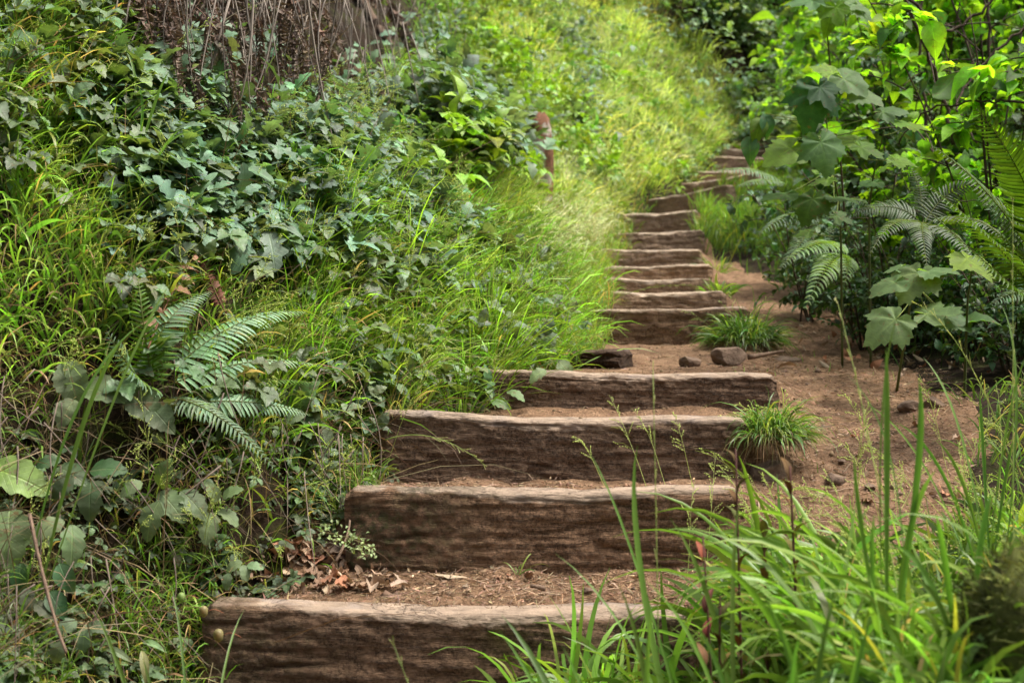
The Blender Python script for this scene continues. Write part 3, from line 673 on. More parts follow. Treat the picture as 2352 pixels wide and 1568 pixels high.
# dry stems and straw matted between the green
A = Acc()
P = sample(7000, lambda px, py, x, y: left(x, y) * (1 - .6 * ell(px, py, 260, 1040, 230, 80)) * box(px, py, -300, 1300, -100, 1700, 80) * (.4 + .6 * clumpy(x, y, 3, 41)), seed=22, d0=2.6, d1=11)
rng = np.random.default_rng(5); K = len(P); nr = normals_at(P[:, 0], P[:, 1])
d = norm(nr * .7 + rdir(K, rng) * .9 + np.array([0, 0, .1])); dk = DARKLOW(*proj(P)); cs = vary(STRAW * .5, K, .35, .1, rng)
blades(A, P, d, .17 * np.exp(rng.normal(0, .5, K)), .0024, 1.3 * rng.random(K), cs, 4, rng=rng)
tag(A.obj('dry_straw', M['straw']), 'dry tan stems matted between the green grass on the left bank', 'straw', kind='stuff')

# thin seed stalks with tiny grains
def panicle(acc, root, d, L, rng, col=(.42, .46, .17), branches=9, seeds=True, droop=.9, w=.0016):
    segs = 9; p = np.array(root, float); pts = [p.copy()]; dd = norm(np.asarray(d, float)); dirs = [dd]
    for i in range(segs):
        p = p + dd * L / segs; pts.append(p.copy()); dd = norm(dd + np.array([0, 0, -1]) * droop * (i / segs) ** 1.3 * .32 + rng.standard_normal(3) * .03); dirs.append(dd)
    pts = np.array(pts); tube(acc, pts, np.linspace(w, w * .4, len(pts)), 3, col, False)
    for b in range(branches):
        t = .5 + .48 * b / branches; i = int(t * segs); q = pts[i] + (pts[min(i + 1, segs)] - pts[i]) * (t * segs - i)
        bd = norm(dirs[i] * 1.0 + rdir(1, rng)[0] * .65); bl = L * .17 * (1.15 - t) * 1.6
        e = q + bd * bl + np.array([0, 0, -.25 * bl]); mid = q + bd * bl * .5
        tube(acc, [q, mid, e], w * .4, 3, col, False)
        if seeds:
            k = 7; tt = np.linspace(.25, 1, k)[:, None]; sp = q + (e - q) * tt + rng.standard_normal((k, 3)) * .0012
            dd2 = norm(np.tile(bd, (k, 1)) + rdir(k, rng) * .3); sz = .0058
            c = np.array(col) * 1.25
            for j in range(k):
                u = norm(np.cross(dd2[j], [.3, .5, .8])); v3 = np.cross(dd2[j], u)
                vv = [sp[j], sp[j] + dd2[j] * sz * .5 + u * sz * .22, sp[j] + dd2[j] * sz * .5 + v3 * sz * .22, sp[j] + dd2[j] * sz * .5 - (u + v3) * sz * .2, sp[j] + dd2[j] * sz]
                acc.add(vv, None, [(0, 1, 2), (0, 2, 3), (0, 3, 1), (4, 2, 1), (4, 3, 2), (4, 1, 3)], c)
A = Acc(); rng = np.random.default_rng(31)
P = sample(250, lambda px, py, x, y: left(x, y) * box(px, py, 0, 1600, 200, 1400, 80), seed=32, d0=3, d1=9)
nr = normals_at(P[:, 0], P[:, 1])
for i in range(len(P)):
    panicle(A, P[i], np.array([0, 0, 1.0]) * 1.0 + nr[i] * .9 + rng.standard_normal(3) * .45, rng.uniform(.2, .42), rng, w=.0011 * max(1, P[i, 1] / 5))
P = sample(60, lambda px, py, x, y: box(px, py, 1300, 2500, 700, 1500, 80) * (y < 4.2) * (x > .22), seed=33, d0=2.0, d1=4.2)
for i in range(len(P)): panicle(A, P[i], np.array([-.2, 0, 1.0]) + rng.standard_normal(3) * .4, rng.uniform(.2, .42), rng, w=.0010)
tag(A.obj('seed_grass', M['grass']), 'fine nodding seed stalks of wild grass over the bank', 'grass', kind='stuff')
# fine seed heads, pale and many to carry the upper bank's glow
A = Acc(); P = sample(22000, lambda px, py, x, y: GL(px, py) * left(x, y) * sstep(-.02, .02, U_left(x, y) - .22 * (y > 13)) * box(px, py, 1250, 1760, -100, 620, 70) * (.3 + .7 * clumpy(x, y, 1.3, 55)), seed=34, d0=6, d1=23)
K = len(P); nr = normals_at(P[:, 0], P[:, 1]); rng = np.random.default_rng(36); st = P + nr * .05 + rng.standard_normal((K, 3)) * .05 + np.array([0, 0, .16])
blades(A, st, norm(rdir(K, rng) * .8 + np.array([0, 0, .5])), .09, .0035, 1.4, vary(np.array([.58, .64, .36]), K, .2, .08, rng), 2, rng=rng)
tag(A.obj('seed_heads', M['straw']), 'pale feathery seed heads hanging over the bright upper bank', 'grass', kind='stuff')

# ------------------------------------------------------------------ low leafy cover
def trifoliate(acc, T, P, out, size, col, seed, lift=.05, spread=.6, stems=True, flat=.7):
    rng = np.random.default_rng(seed); K = len(P); nr = normals_at(P[:, 0], P[:, 1])
    base = P + nr * (lift * rng.random((K, 1)) * 1.6) + np.array([0, 0, 1]) * (lift * .6 * rng.random((K, 1)))
    d = norm(nr * .5 + np.array([0, 0, -.25]) + rdir(K, rng) * spread + np.array([0, -.25, 0])); up = norm(np.array([0, 0, 1.0]) * flat + nr * .6 + rdir(K, rng) * .4)
    sz = size * np.exp(rng.normal(0, .25, K)); c = vary(col, K, .25, .1, rng)
    x = norm(np.cross(d, up))
    scatter(acc, T, base + d * (sz * .12)[:, None], d, up, sz, c)
    for s in (-1, 1):
        dd = norm(d * .45 + x * s * 1.0 + up * .05); scatter(acc, T, base, dd, norm(up + x * s * .25), sz * .82, c * np.exp(rng.normal(0, .08, (K, 1))))
A = Acc()
FERNZ = lambda px, py: 1 - .88 * ell(px, py, 545, 800, 215, 150)
P = sample(2500, lambda px, py, x, y: FERNZ(px, py) * left(x, y) * (box(px, py, 250, 1050, 180, 620, 90) * (1 - .85 * ell(px, py, 640, 60, 300, 250)) + .35 * box(px, py, 900, 1300, 0, 400, 60)) * (.35 + .65 * clumpy(x, y, 3, 51)), seed=42, d0=3.4, d1=10)
trifoliate(A, T_OAK, P, 0, .068, LF_BLUE_SHEEN * 1.1, 43, .09)
P = sample(1100, lambda px, py, x, y: FERNZ(px, py) * left(x, y) * (box(px, py, -200, 350, -100, 450, 60) * .5 + box(px, py, 300, 1250, 560, 1000, 80) * .5), seed=44, d0=3.2, d1=8)
trifoliate(A, T_BRAM, P, 0, .058, LF_GREY, 45, .09)
P = sample(900, lambda px, py, x, y: left(x, y) * (1 - .9 * ell(px, py, 260, 1040, 230, 80)) * (1 - .8 * ell(px, py, 330, 1400, 150, 110)) * box(px, py, -200, 900, 1000, 1700, 60) * (.3 + .7 * clumpy(x, y, 7, 71)), seed=46, d0=2.5, d1=4.6)
trifoliate(A, T_OAK2, P, 0, .032, LF_GREY * .75, 47, .03)
P = sample(420, lambda px, py, x, y: left(x, y) * ell(px, py, 700, 90, 420, 280) * clumpy(x, y, 4, 72), seed=48, d0=3.4, d1=10)
trifoliate(A, T_OAK, P, 0, .042, LF_BLUE_SHEEN * .9, 49, .05)
tag(A.obj('leafy_ground_cover', M['leaf']), 'low blue green lobed leaves carpeting the left bank', 'ground cover', kind='stuff')
A = Acc()
P = sample(5200, lambda px, py, x, y: (left(x, y) * box(px, py, 900, 1900, -200, 330, 60) * (.25 + .75 * clumpy(x, y, .9, 61)) * sstep(1000, 1600, px + 0) + sstep(0, .3, U_right(x, y)) * box(px, py, 1500, 2600, -200, 450, 60)), seed=62, d0=9, d1=32)
trifoliate(A, T_LOWOAK, P, 0, .10, LF_BLUE_SHEEN * 1.1, 63, .18)
P = sample(7000, lambda px, py, x, y: (left(x, y) * box(px, py, 900, 1900, -200, 430, 60) * clumpy(x, y, .9, 65)), seed=66, d0=5, d1=26)
trifoliate(A, T_LOWOAK, P, 0, .055, GR_FRESH * .8, 67, .12)
P = sample(2600, lambda px, py, x, y: sstep(0, .3, U_right(x, y)) * box(px, py, 1650, 2700, 380, 860, 50), seed=68, d0=4.5, d1=14)
trifoliate(A, T_LOWOAK, P, 0, .05, LF_DEEP, 69, .12)
tag(A.obj('undergrowth', M['leaf']), 'dense low leafy undergrowth on the slopes beyond the stair', 'undergrowth', kind='stuff')

A = Acc()      # broad leaved weeds and bramble mounds on the upper bank and the far slope
P = sample(2600, lambda px, py, x, y: left(x, y) * (box(px, py, 940, 1330, -200, 420, 50) * clumpy(x, y, 1.1, 95, -.1, .2)), seed=96, d0=6, d1=22)
trifoliate(A, T_LOWOAK, P, 0, .10, LF_BLUE_SHEEN * .9, 97, .22)
P = sample(1500, lambda px, py, x, y: left(x, y) * (box(px, py, 980, 1650, -200, 480, 50) * clumpy(x, y, 1.3, 98, .0, .3)), seed=99, d0=6, d1=22)
trifoliate(A, T_LOW, P, 0, .10, LF_BRIGHT * 1.1, 100, .22)
P = sample(7000, lambda px, py, x, y: (1 - GL(px, py)) * (y > 13) * box(px, py, 1450, 2000, -250, 420, 60) * (.15 + .85 * clumpy(x, y, .8, 101, -.15, .2)), seed=102, d0=13, d1=36)
trifoliate(A, T_LOWOAK, P, 0, .13, np.array([.17, .27, .13]), 103, .45)
tag(A.obj('bramble_mounds', M['leaf']), 'mounds of bramble leaves along the upper bank and far slope', 'undergrowth', kind='stuff')
# fine litter on the treads and path: chips, needles, crumbs
A = Acc(); rng = np.random.default_rng(81)
onstep = lambda x, y: (U_left(x, y) < .05) * (U_right(x, y) < .1)
P = sample(24000, lambda px, py, x, y: onstep(x, y) * (.12 + .9 * box(px, py, 500, 1700, 1250, 1420, 50) + .5 * box(px, py, 780, 1300, 1040, 1130, 30) + .5 * box(px, py, 1700, 2250, 700, 1300, 60)), seed=82, excl=False, d0=3.0, d1=9)
K = len(P); nr = normals_at(P[:, 0], P[:, 1]); d = norm(np.cross(rdir(K, rng), nr) + nr * .05)
blades(A, P + nr * .004, d, .016 * np.exp(rng.normal(0, .6, K)), .0022 * np.exp(rng.normal(0, .4, K)), .02, vary(np.array([.30, .19, .12]), K, .4, .08, rng), 2, rng=rng)
tag(A.obj('fine_litter', M['straw']), 'fine woody litter scattered over the treads and the dirt', 'litter', kind='stuff')
A = Acc(); P = sample(5000, lambda px, py, x, y: onstep(x, y) * (.35 + .4 * clumpy(x, y, 4, 90)), seed=84, excl=False, d0=3, d1=9)
ico = np.array([(1, 0, 0), (-1, 0, 0), (0, 1, 0), (0, -1, 0), (0, 0, 1), (0, 0, -1)], float); icf = np.array([(0, 2, 4), (2, 1, 4), (1, 3, 4), (3, 0, 4), (2, 0, 5), (1, 2, 5), (3, 1, 5), (0, 3, 5)])
K = len(P); sz = .0035 * np.exp(rng.normal(0, .55, K)); v = ico[None] * (sz[:, None] * rng.uniform(.6, 1.3, (K, 3)))[:, None] * (1 + .25 * rng.standard_normal((K, 6, 1))) + P[:, None]
A.add(v.reshape(-1, 3), None, (icf[None] + (np.arange(K) * 6)[:, None, None]).reshape(-1, 3), np.repeat(vary(np.array([.20, .125, .08]), K, .35, .05, rng), 6, 0))
tag(A.obj('gravel_crumbs', M['straw'], smooth=False), 'small crumbs of dirt and grit on the path', 'grit', kind='stuff')

# ================================================================== THINGS
def G(px, py, **k): return ground_hit(px, py, **k)
def onground(p, dz=0.0): p = np.array(p, float); p[2] = float(H(p[0], p[1])) + dz; return p

# ------------------------------------------------------------------ ferns
def frond_mesh(pts, up, L, npairs=34, col=LF_DEEP, sweep=.35, droop=.12, curl=0.0, seed=0, lean=0.0, rachis=(.10, .12, .03), missing=0.0, base_bare=.12, T=None, wsc=1.0):
    """pinnate frond; pts = curve of the rachis in world space, up = side the leaf faces"""
    rng = np.random.default_rng(seed); acc = Acc(); T = T or T_PINNA; pts = np.asarray(pts, float)
    tube(acc, pts, np.linspace(.0026, .0008, len(pts)), 5, rachis)
    seg = np.linalg.norm(np.diff(pts, axis=0), axis=1); s = np.concatenate([[0], np.cumsum(seg)]); tot = s[-1]
    t = base_bare + (1 - base_bare) * (np.arange(npairs) + .5) / npairs; q = np.stack([np.interp(t * tot, s, pts[:, i]) for i in range(3)], 1)
    tg = norm(np.stack([np.interp(t * tot, s, np.gradient(pts, axis=0)[:, i]) for i in range(3)], 1))
    up = norm(np.tile(np.asarray(up, float), (npairs, 1))); side = norm(np.cross(tg, up)); up = np.cross(side, tg)
    tt = (t - base_bare) / (1 - base_bare); ln = L * np.minimum(1, .55 + tt * 3.2) * np.clip(1 - tt, 0, 1) ** .62 * (1 - .25 * tt) + L * .05
    for sg in (-1, 1):
        keep = rng.random(npairs) >= missing; k = keep.sum(); j = rng.normal(0, .06, (k, 3))
        d = norm(side[keep] * sg + tg[keep] * (sweep + .5 * tt[keep, None]) + up[keep] * (lean - .1) + np.array([0, 0, -droop]) + j); n = norm(up[keep] + side[keep] * sg * .15 + j + curl * rng.standard_normal((k, 3)))
        scatter(acc, T, q[keep], d, n, ln[keep], vary(col, k, .10, .05, rng), wscale=np.full(k, wsc) * np.clip(L / np.maximum(ln[keep], .01), .8, 1.9) ** .6)
    return acc
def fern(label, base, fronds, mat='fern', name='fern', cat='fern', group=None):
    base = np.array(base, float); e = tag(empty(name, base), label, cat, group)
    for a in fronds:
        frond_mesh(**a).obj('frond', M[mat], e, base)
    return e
def F(b, mid, tip, up=(0, -.35, 1), L=.09, **k):
    return dict(pts=bez(b, mid, tip, 22), up=up, L=L, **k)

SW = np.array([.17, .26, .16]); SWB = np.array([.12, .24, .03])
b = AT(352, 900, .02); 
fern('sword fern with pale arching fronds on the left bank above the lower steps', b, [
 F(b, AT(520, 700, .30), AT(702, 716, .30), L=.10, npairs=30, col=SW * 1.6, seed=1, up=(-.1, -.75, .75), wsc=1.1),
 F(b, AT(560, 800, .30), AT(735, 838, .30), L=.085, npairs=30, col=SW * 1.5, seed=2, up=(-.1, -.6, .8), wsc=1.15),
 F(b + (.05, 0, -.02), AT(560, 850, .30), AT(742, 882, .30), L=.05, npairs=30, col=SWB * .8, seed=3, up=(0, -.5, .8)),
 F(b + (.03, 0, -.04), AT(560, 900, .30), AT(712, 952, .30), L=.075, npairs=32, col=SW * 1.2, seed=4, up=(.1, -.6, .8)),
 F(b + (.0, 0, -.02), AT(480, 890, .30), AT(652, 1100, .30), L=.06, npairs=32, col=SW * .8, seed=5, up=(.3, -.5, .7)),
 F(b, AT(330, 720, .30), AT(485, 668, .30), L=.085, npairs=26, col=SW * 1.1, seed=6, up=(-.1, -.8, .6)),
 F(b, AT(330, 760, .30), AT(318, 640, .30), L=.07, npairs=24, col=SWB * .7, seed=7, up=(.2, -.9, .4)),
 F(b, AT(300, 860, .30), AT(245, 760, .30), L=.07, npairs=24, col=SW * .9, seed=8, up=(.1, -.8, .5)),
])
b = AT(372, 720, .2)
fern('withered grey brown fern frond standing over the left sword fern', b, [
 F(AT(340, 800, .2), AT(400, 640, .2), AT(478, 545, .2), L=.085, npairs=9, col=DEADC * 1.1, seed=11, up=(.2, -.9, .3), curl=.5, missing=.1, wsc=1.9, rachis=(.09, .045, .025), T=T_LANCE),
 F(AT(520, 720, .2), AT(480, 650, .2), AT(455, 560, .2), L=.035, npairs=22, col=np.array([.13, .055, .035]), seed=12, up=(.2, -.9, .3), curl=1.0, wsc=1.5, rachis=(.09, .04, .025), T=T_LANCE)], mat='dead', name='dead_fern', cat='dead fern')
b = AT(1290, 560, .3)
fern('fern with grey green fronds beside the red post on the bank', b, [
 F(b, AT(1330, 430, .3), AT(1490, 500, .3), L=.10, npairs=30, col=SW * 1.5, seed=21, up=(0, -.7, .7)),
 F(b, AT(1300, 400, .3), AT(1400, 380, .3), L=.09, npairs=26, col=SW * 1.5, seed=22, up=(0, -.7, .7)),
 F(b, AT(1230, 400, .3), AT(1180, 350, .3), L=.09, npairs=26, col=SW * 1.2, seed=23, up=(0, -.8, .6)),
 F(b, AT(1220, 300, .3), AT(1290, 180, .3), L=.08, npairs=26, col=SW * 1.2, seed=24, up=(0, -.9, .5))])
# big bright fern at the right edge
b = at(2372, 660, 4.6)
fern('large glossy sword fern with upright fronds at the right edge', b, [
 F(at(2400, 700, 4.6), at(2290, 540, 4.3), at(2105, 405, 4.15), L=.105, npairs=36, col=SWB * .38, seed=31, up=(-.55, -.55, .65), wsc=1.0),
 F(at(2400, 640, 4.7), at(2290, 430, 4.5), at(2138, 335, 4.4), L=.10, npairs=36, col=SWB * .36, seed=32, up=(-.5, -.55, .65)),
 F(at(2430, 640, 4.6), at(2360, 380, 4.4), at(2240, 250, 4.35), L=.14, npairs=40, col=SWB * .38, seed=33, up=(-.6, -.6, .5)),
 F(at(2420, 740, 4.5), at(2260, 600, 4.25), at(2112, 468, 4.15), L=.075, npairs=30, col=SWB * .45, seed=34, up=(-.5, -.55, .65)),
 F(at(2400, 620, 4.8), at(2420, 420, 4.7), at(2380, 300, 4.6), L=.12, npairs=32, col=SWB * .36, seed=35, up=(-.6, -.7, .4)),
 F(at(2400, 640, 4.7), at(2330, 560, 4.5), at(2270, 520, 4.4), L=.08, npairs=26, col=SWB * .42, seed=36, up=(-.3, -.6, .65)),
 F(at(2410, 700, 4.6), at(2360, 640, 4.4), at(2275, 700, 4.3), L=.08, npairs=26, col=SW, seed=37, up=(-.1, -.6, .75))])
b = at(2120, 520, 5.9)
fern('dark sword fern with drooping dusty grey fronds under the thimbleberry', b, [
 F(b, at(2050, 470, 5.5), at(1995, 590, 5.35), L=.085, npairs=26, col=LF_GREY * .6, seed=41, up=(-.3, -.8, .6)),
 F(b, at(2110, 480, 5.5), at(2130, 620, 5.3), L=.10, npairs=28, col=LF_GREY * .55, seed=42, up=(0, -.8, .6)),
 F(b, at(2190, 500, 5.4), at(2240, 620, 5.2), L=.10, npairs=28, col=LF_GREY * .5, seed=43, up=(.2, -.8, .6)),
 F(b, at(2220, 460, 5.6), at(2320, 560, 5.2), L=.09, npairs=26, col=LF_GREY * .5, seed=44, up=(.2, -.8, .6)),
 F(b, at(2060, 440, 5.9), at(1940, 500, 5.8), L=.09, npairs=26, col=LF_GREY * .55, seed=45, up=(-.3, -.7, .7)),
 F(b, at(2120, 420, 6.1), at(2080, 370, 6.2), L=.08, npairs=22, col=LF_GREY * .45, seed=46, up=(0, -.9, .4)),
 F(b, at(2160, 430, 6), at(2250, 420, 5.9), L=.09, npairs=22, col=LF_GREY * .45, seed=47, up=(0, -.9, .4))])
b = at(1935, 560, 6.9); LF = leaf_rows([(.08, 0), (.13, .1), (.14, .3), (.13, .55), (.09, .8), (.01, 1)], .1, .4)
fern('soft green lady fern with two drooping fronds over the dirt path', b, [
 F(b, at(1870, 545, 6.4), at(1808, 600, 6.2), L=.12, npairs=17, col=np.array([.15, .25, .09]), seed=51, up=(-.2, -.8, .7), T=LF, wsc=.8),
 F(b + (0, 0, -.05), at(1900, 590, 6.3), at(1848, 712, 6.05), L=.12, npairs=20, col=np.array([.15, .25, .09]), seed=52, up=(0, -.85, .6), T=LF, wsc=.8),
 F(b + (0, 0, -.05), at(1960, 590, 6.4), at(1935, 665, 6.3), L=.10, npairs=16, col=np.array([.10, .18, .06]), seed=53, up=(.2, -.8, .7), T=LF, wsc=.8)])
b = at(1800, 420, 9.8)
fern('small shaded fern reaching over the stair edge below the broad leaves', b, [
 F(b, at(1740, 375, 9.5), at(1640, 395, 9.3), L=.12, npairs=24, col=SW, seed=61, up=(-.2, -.7, .7)),
 F(b, at(1760, 400, 9.5), at(1690, 430, 9.2), L=.10, npairs=22, col=SW, seed=62, up=(-.2, -.7, .7))])
b = at(1880, 500, 7.6)
fern('deep shaded fern clump left of the lady fern, right of the stair', b, [
 F(b, at(x0, y0, 7.3), at(x1, y1, 7.1), L=.11, npairs=22, col=SW * .7, seed=70 + i, up=(-.2, -.7, .7)) for i, (x0, y0, x1, y1) in enumerate([(1820, 470, 1740, 540), (1860, 440, 1800, 450), (1900, 520, 1860, 620), (1840, 560, 1790, 620), (1950, 440, 1990, 470)])])

# ------------------------------------------------------------------ dead fronds and roots hanging in the dark recess at the top left
SPR = leaf_rows([(.02, 0), (.16, .2), (.20, .45), (.12, .75), (.01, 1)], .5, .9, .4)
protos = []
for i in range(5):
    n = 16; z = np.linspace(0, -.62, n); pts = np.stack([.03 * np.sin(np.linspace(0, 2.5 + i, n)), .03 * np.cos(np.linspace(0, 2, n) * (1 + .3 * i)) - .12 * np.linspace(0, 1, n) ** .5, z], 1)
    a = frond_mesh(pts, (0, -1, .2), .062, 34, np.array([.15, .11, .085]), .2, .9, 1.3, 100 + i, T=SPR, wsc=.85, rachis=(.12, .07, .05), base_bare=.02)  # frond brown lowered further, the shade of the recess put into it
    protos.append(a.mesh('dead_frond'))
    protos[-1].materials.append(M['dead'])
rng = np.random.default_rng(91)
HP = []
while len(HP) < 75:
    px = rng.uniform(240, 1020); py = rng.uniform(-120, 260)
    if py > 230 - abs(px - 450) * .2 + rng.normal(0, 60) or (700 < px < 960 and rng.random() < .75): continue
    HP.append((px, py))
for i, (px, py) in enumerate(HP):
    g = G(px, py); nr = normals_at(g[0:1], g[1:2])[0]
    o = bpy.data.objects.new('dead_frond', protos[i % 5]); C.objects.link(o); o.location = tuple(g + nr * rng.uniform(.06, .2) + np.array([0, 0, .12])); s = rng.uniform(.55, 1.0) * g[1] / 5.5
    o.scale = (s, s, s); o.rotation_euler = (rng.normal(0, .22), rng.normal(-.15, .25), rng.normal(0, .7))
    tag(o, 'brown withered fern frond hanging limp in the dark recess at the top left', 'dead fern frond', 'dead fern fronds hanging from the bank')
A = Acc()
for i in range(360):
    px = rng.uniform(230, 1080); py = rng.uniform(-160, 230); g = G(px, py); nr = normals_at(g[0:1], g[1:2])[0]; p = g + nr * rng.uniform(.05, .35) + np.array([0, 0, .15]); L = rng.uniform(.25, .9)
    e = p + np.array([rng.normal(0, .18), rng.normal(-.1, .12), -1]) * L; m = (p + e) / 2 + rng.standard_normal(3) * .05
    tube(A, bez(p, m, e, 8), np.linspace(.0042, .0016, 8) * rng.uniform(.5, 1.1), 4, np.array([1.5, 1.2, 1.0]) * rng.uniform(.07, .24))
for i in range(110):
    px = rng.uniform(-60, 800); py = rng.uniform(930, 1560) if px < 430 else rng.uniform(930, 1200); g = G(px, py); nr = normals_at(g[0:1], g[1:2])[0]; p = g + nr * rng.uniform(.03, .14) + np.array([0, 0, .08]); L = rng.uniform(.08, .34)
    e = p + norm(np.array([rng.normal(0, .5), rng.normal(-.1, .3), -1])) * L; m = (p + e) / 2 + rng.standard_normal(3) * .025
    tube(A, bez(p, m, e, 7), np.linspace(.0022, .001, 7) * rng.uniform(.5, 1.2), 4, np.array([1.5, 1.1, .85]) * rng.uniform(.10, .20))
tag(A.obj('dangling_roots', M['straw']), 'thin pale roots and dry stems dangling down the left bank', 'roots', kind='stuff')
def big_root(label, pts, rad, name='tree_root', cat='tree root', mat='stump', sides=10):
    pts = np.array(pts); A = Acc(); tube(A, pts, rad, sides, (1, 1, 1), wob=.35); o = A.obj(name, M[mat], origin=tuple(pts[0])); return tag(o, label, cat)
big_root('thick brown weathered root slanting down out of the recess at the top', bez(AT(800, -60, .25), AT(860, 60, .25), AT(905, 110, .25), 14), np.linspace(.060, .025, 14))
big_root('low curved root lying across the dark hollow beneath the hanging fronds', bez(AT(815, 170, .25), AT(860, 250, .25), AT(960, 235, .25), 14), np.linspace(.05, .02, 14))
big_root('pale bare vine stem curling through the dead fronds', bez(AT(585, 45, .25), AT(640, 110, .25), AT(590, 230, .25), 14), np.linspace(.009, .006, 14), 'vine_stem', 'vine stem', 'root', 6)
big_root('long grey dead stem leaning over the blue green leaves', bez(AT(640, -20, .25), AT(655, 220, .25), AT(615, 400, .25), 14), np.linspace(.006, .004, 14), 'dead_vine', 'dead vine', 'root', 5)
big_root('slender arching dead branch at the top of the recess', bez(AT(930, -20, .25), AT(1000, 80, .25), AT(985, 200, .25), 14), np.linspace(.014, .008, 14), 'dry_branch', 'branch', 'root', 6)
big_root('reddish bent bramble stem in the lower left corner', bez(at(66, 1180, 3.0), at(110, 1400, 2.9), at(150, 1500, 2.85), 14), np.linspace(.004, .003, 14), 'bramble_stem', 'bramble stem', 'root', 5)
big_root('short bare twig leaning on the left end of the second step', bez(at(803, 1195, 3.8), at(800, 1240, 3.75), at(770, 1290, 3.7), 10), np.linspace(.0035, .0045, 10), 'twig', 'twig', 'root', 5)
big_root('stubby broken twig lying on the lowest tread near its middle', bez(at(1218, 1345, 3.66) * 1, at(1235, 1348, 3.66), at(1252, 1352, 3.65), 6), np.linspace(.006, .007, 6), 'twig', 'twig', 'root', 6)
big_root('thin forked twig lying on the dirt behind the landing rocks', bez(at(1720, 820, 6.15), at(1760, 812, 6.2), at(1800, 806, 6.3), 8), np.linspace(.012, .006, 8), 'twig', 'twig', 'root', 6)

# added soil ledge, unseen above the view, put there to shade the recess
oc = [AT(300, -95, .1), AT(470, -70, .12), AT(640, -60, .15), AT(800, -55, .2), AT(930, -60, .2), AT(1040, -90, .2)]
A = Acc(); cc_ = np.array(oc); ss = np.linspace(0, 1, 70); P_ = np.stack([np.interp(ss, np.linspace(0, 1, 6), cc_[:, i]) for i in range(3)], 1); P_[:, 2] += .36; aa = np.linspace(0, 2 * np.pi, 30, endpoint=False)
rr = (.30 + .10 * fbm(ss[:, None] * 9, np.cos(aa)[None] * 1.5, np.sin(aa)[None] * 1.5, 4, 61)) * np.sin(np.clip(ss, .03, .97) * np.pi)[:, None] ** .35
V = np.stack([P_[:, None, 0] + 0 * rr, P_[:, None, 1] - .22 + rr * 1.7 * np.cos(aa), P_[:, None, 2] + rr * .62 * np.sin(aa) + .03 * vnoise(ss[:, None] * 50, aa[None] * 3, 0, 4)], -1)
A.add(V.reshape(-1, 3), [(i * 30 + j, i * 30 + (j + 1) % 30, (i + 1) * 30 + (j + 1) % 30, (i + 1) * 30 + j) for i in range(69) for j in range(30)]); tag(A.obj('shade_overhang', M['bank']), kind='structure')
# ------------------------------------------------------------------ red rotting post on the bank
pb = ground_hit(1236, 470) - (0, 0, .1); pb[1] -= .02; pt = at(1250, 262, pb[1] - .05)
n = 40; m = 20; tt = np.linspace(0, 1, n); aa = np.linspace(0, 2 * np.pi, m, endpoint=False); cen = pb + (pt - pb) * tt[:, None] + np.stack([.02 * np.sin(tt * 5), 0 * tt, 0 * tt], 1)
sq = 1 / np.maximum(np.abs(np.cos(aa)), np.abs(np.sin(aa))) ** .8; rr = .058 * pb[1] / 7.9 * sq[None] * (1 + .25 * fbm(tt[:, None] * 5, aa[None] * 2, 0, 3, 5)) * np.interp(tt, [0, .8, .93, 1], [1, 1, .75, .25])[:, None]
V = np.stack([cen[:, None, 0] + rr * np.cos(aa), cen[:, None, 1] + rr * np.sin(aa), cen[:, None, 2] + 0 * rr + .02 * vnoise(aa[None] * 2, tt[:, None] * 3, 0, 9) * (tt[:, None] > .8)], -1)
q = [(i * m + j, i * m + (j + 1) % m, (i + 1) * m + (j + 1) % m, (i + 1) * m + j) for i in range(n - 1) for j in range(m)]
A = Acc(); v = np.concatenate([V.reshape(-1, 3), cen[-1:] - (0, 0, .01)]); wr = sstep(.1, .4, fbm(tt[:, None] * 6, aa[None] * 1.5, 3, 3, 15)); A.add(v, q, [((n - 1) * m + j, (n - 1) * m + (j + 1) % m, n * m) for j in range(m)], np.concatenate([np.stack([wr, 0 * wr, 0 * wr], -1).reshape(-1, 3), [[0, 0, 0]]]))
tag(A.obj('wooden_post', M['post'], origin=tuple(pb)), 'leaning red brown rotting wooden post half buried in grass on the bank', 'post')
A = Acc(); rng = np.random.default_rng(401); K = 90; rr_ = np.stack([rng.normal(0, .13, K), rng.uniform(-.40, -.05, K), np.zeros(K)], 1) + pb; rr_[:, 2] = H(rr_[:, 0], rr_[:, 1])
blades(A, rr_, norm(rdir(K, rng) * .5 + (0, -.1, 1)), .17 * np.exp(rng.normal(0, .3, K)), .006, .9, vary(GR_FRESH * 1.2, K, .3, .12, rng), 6, rng=rng); tag(A.obj('grass_clump', M['grass'], origin=tuple(onground(pb))), 'green grass clump growing up in front of the red post', 'grass clump')

# ------------------------------------------------------------------ rotten log stub left on the landing
a0 = at(1200, 805, 6.1); b0 = at(1424, 800, 5.9)
o = make_log((a0, b0), (.13, .16), M['rotten'], .5, .2, 3.2); o.name = 'rotten_log'; o.data.name = 'rotten_log'
tag(o, 'crumbling dark rotten log poking out of the grass onto the dirt landing', 'rotten log')

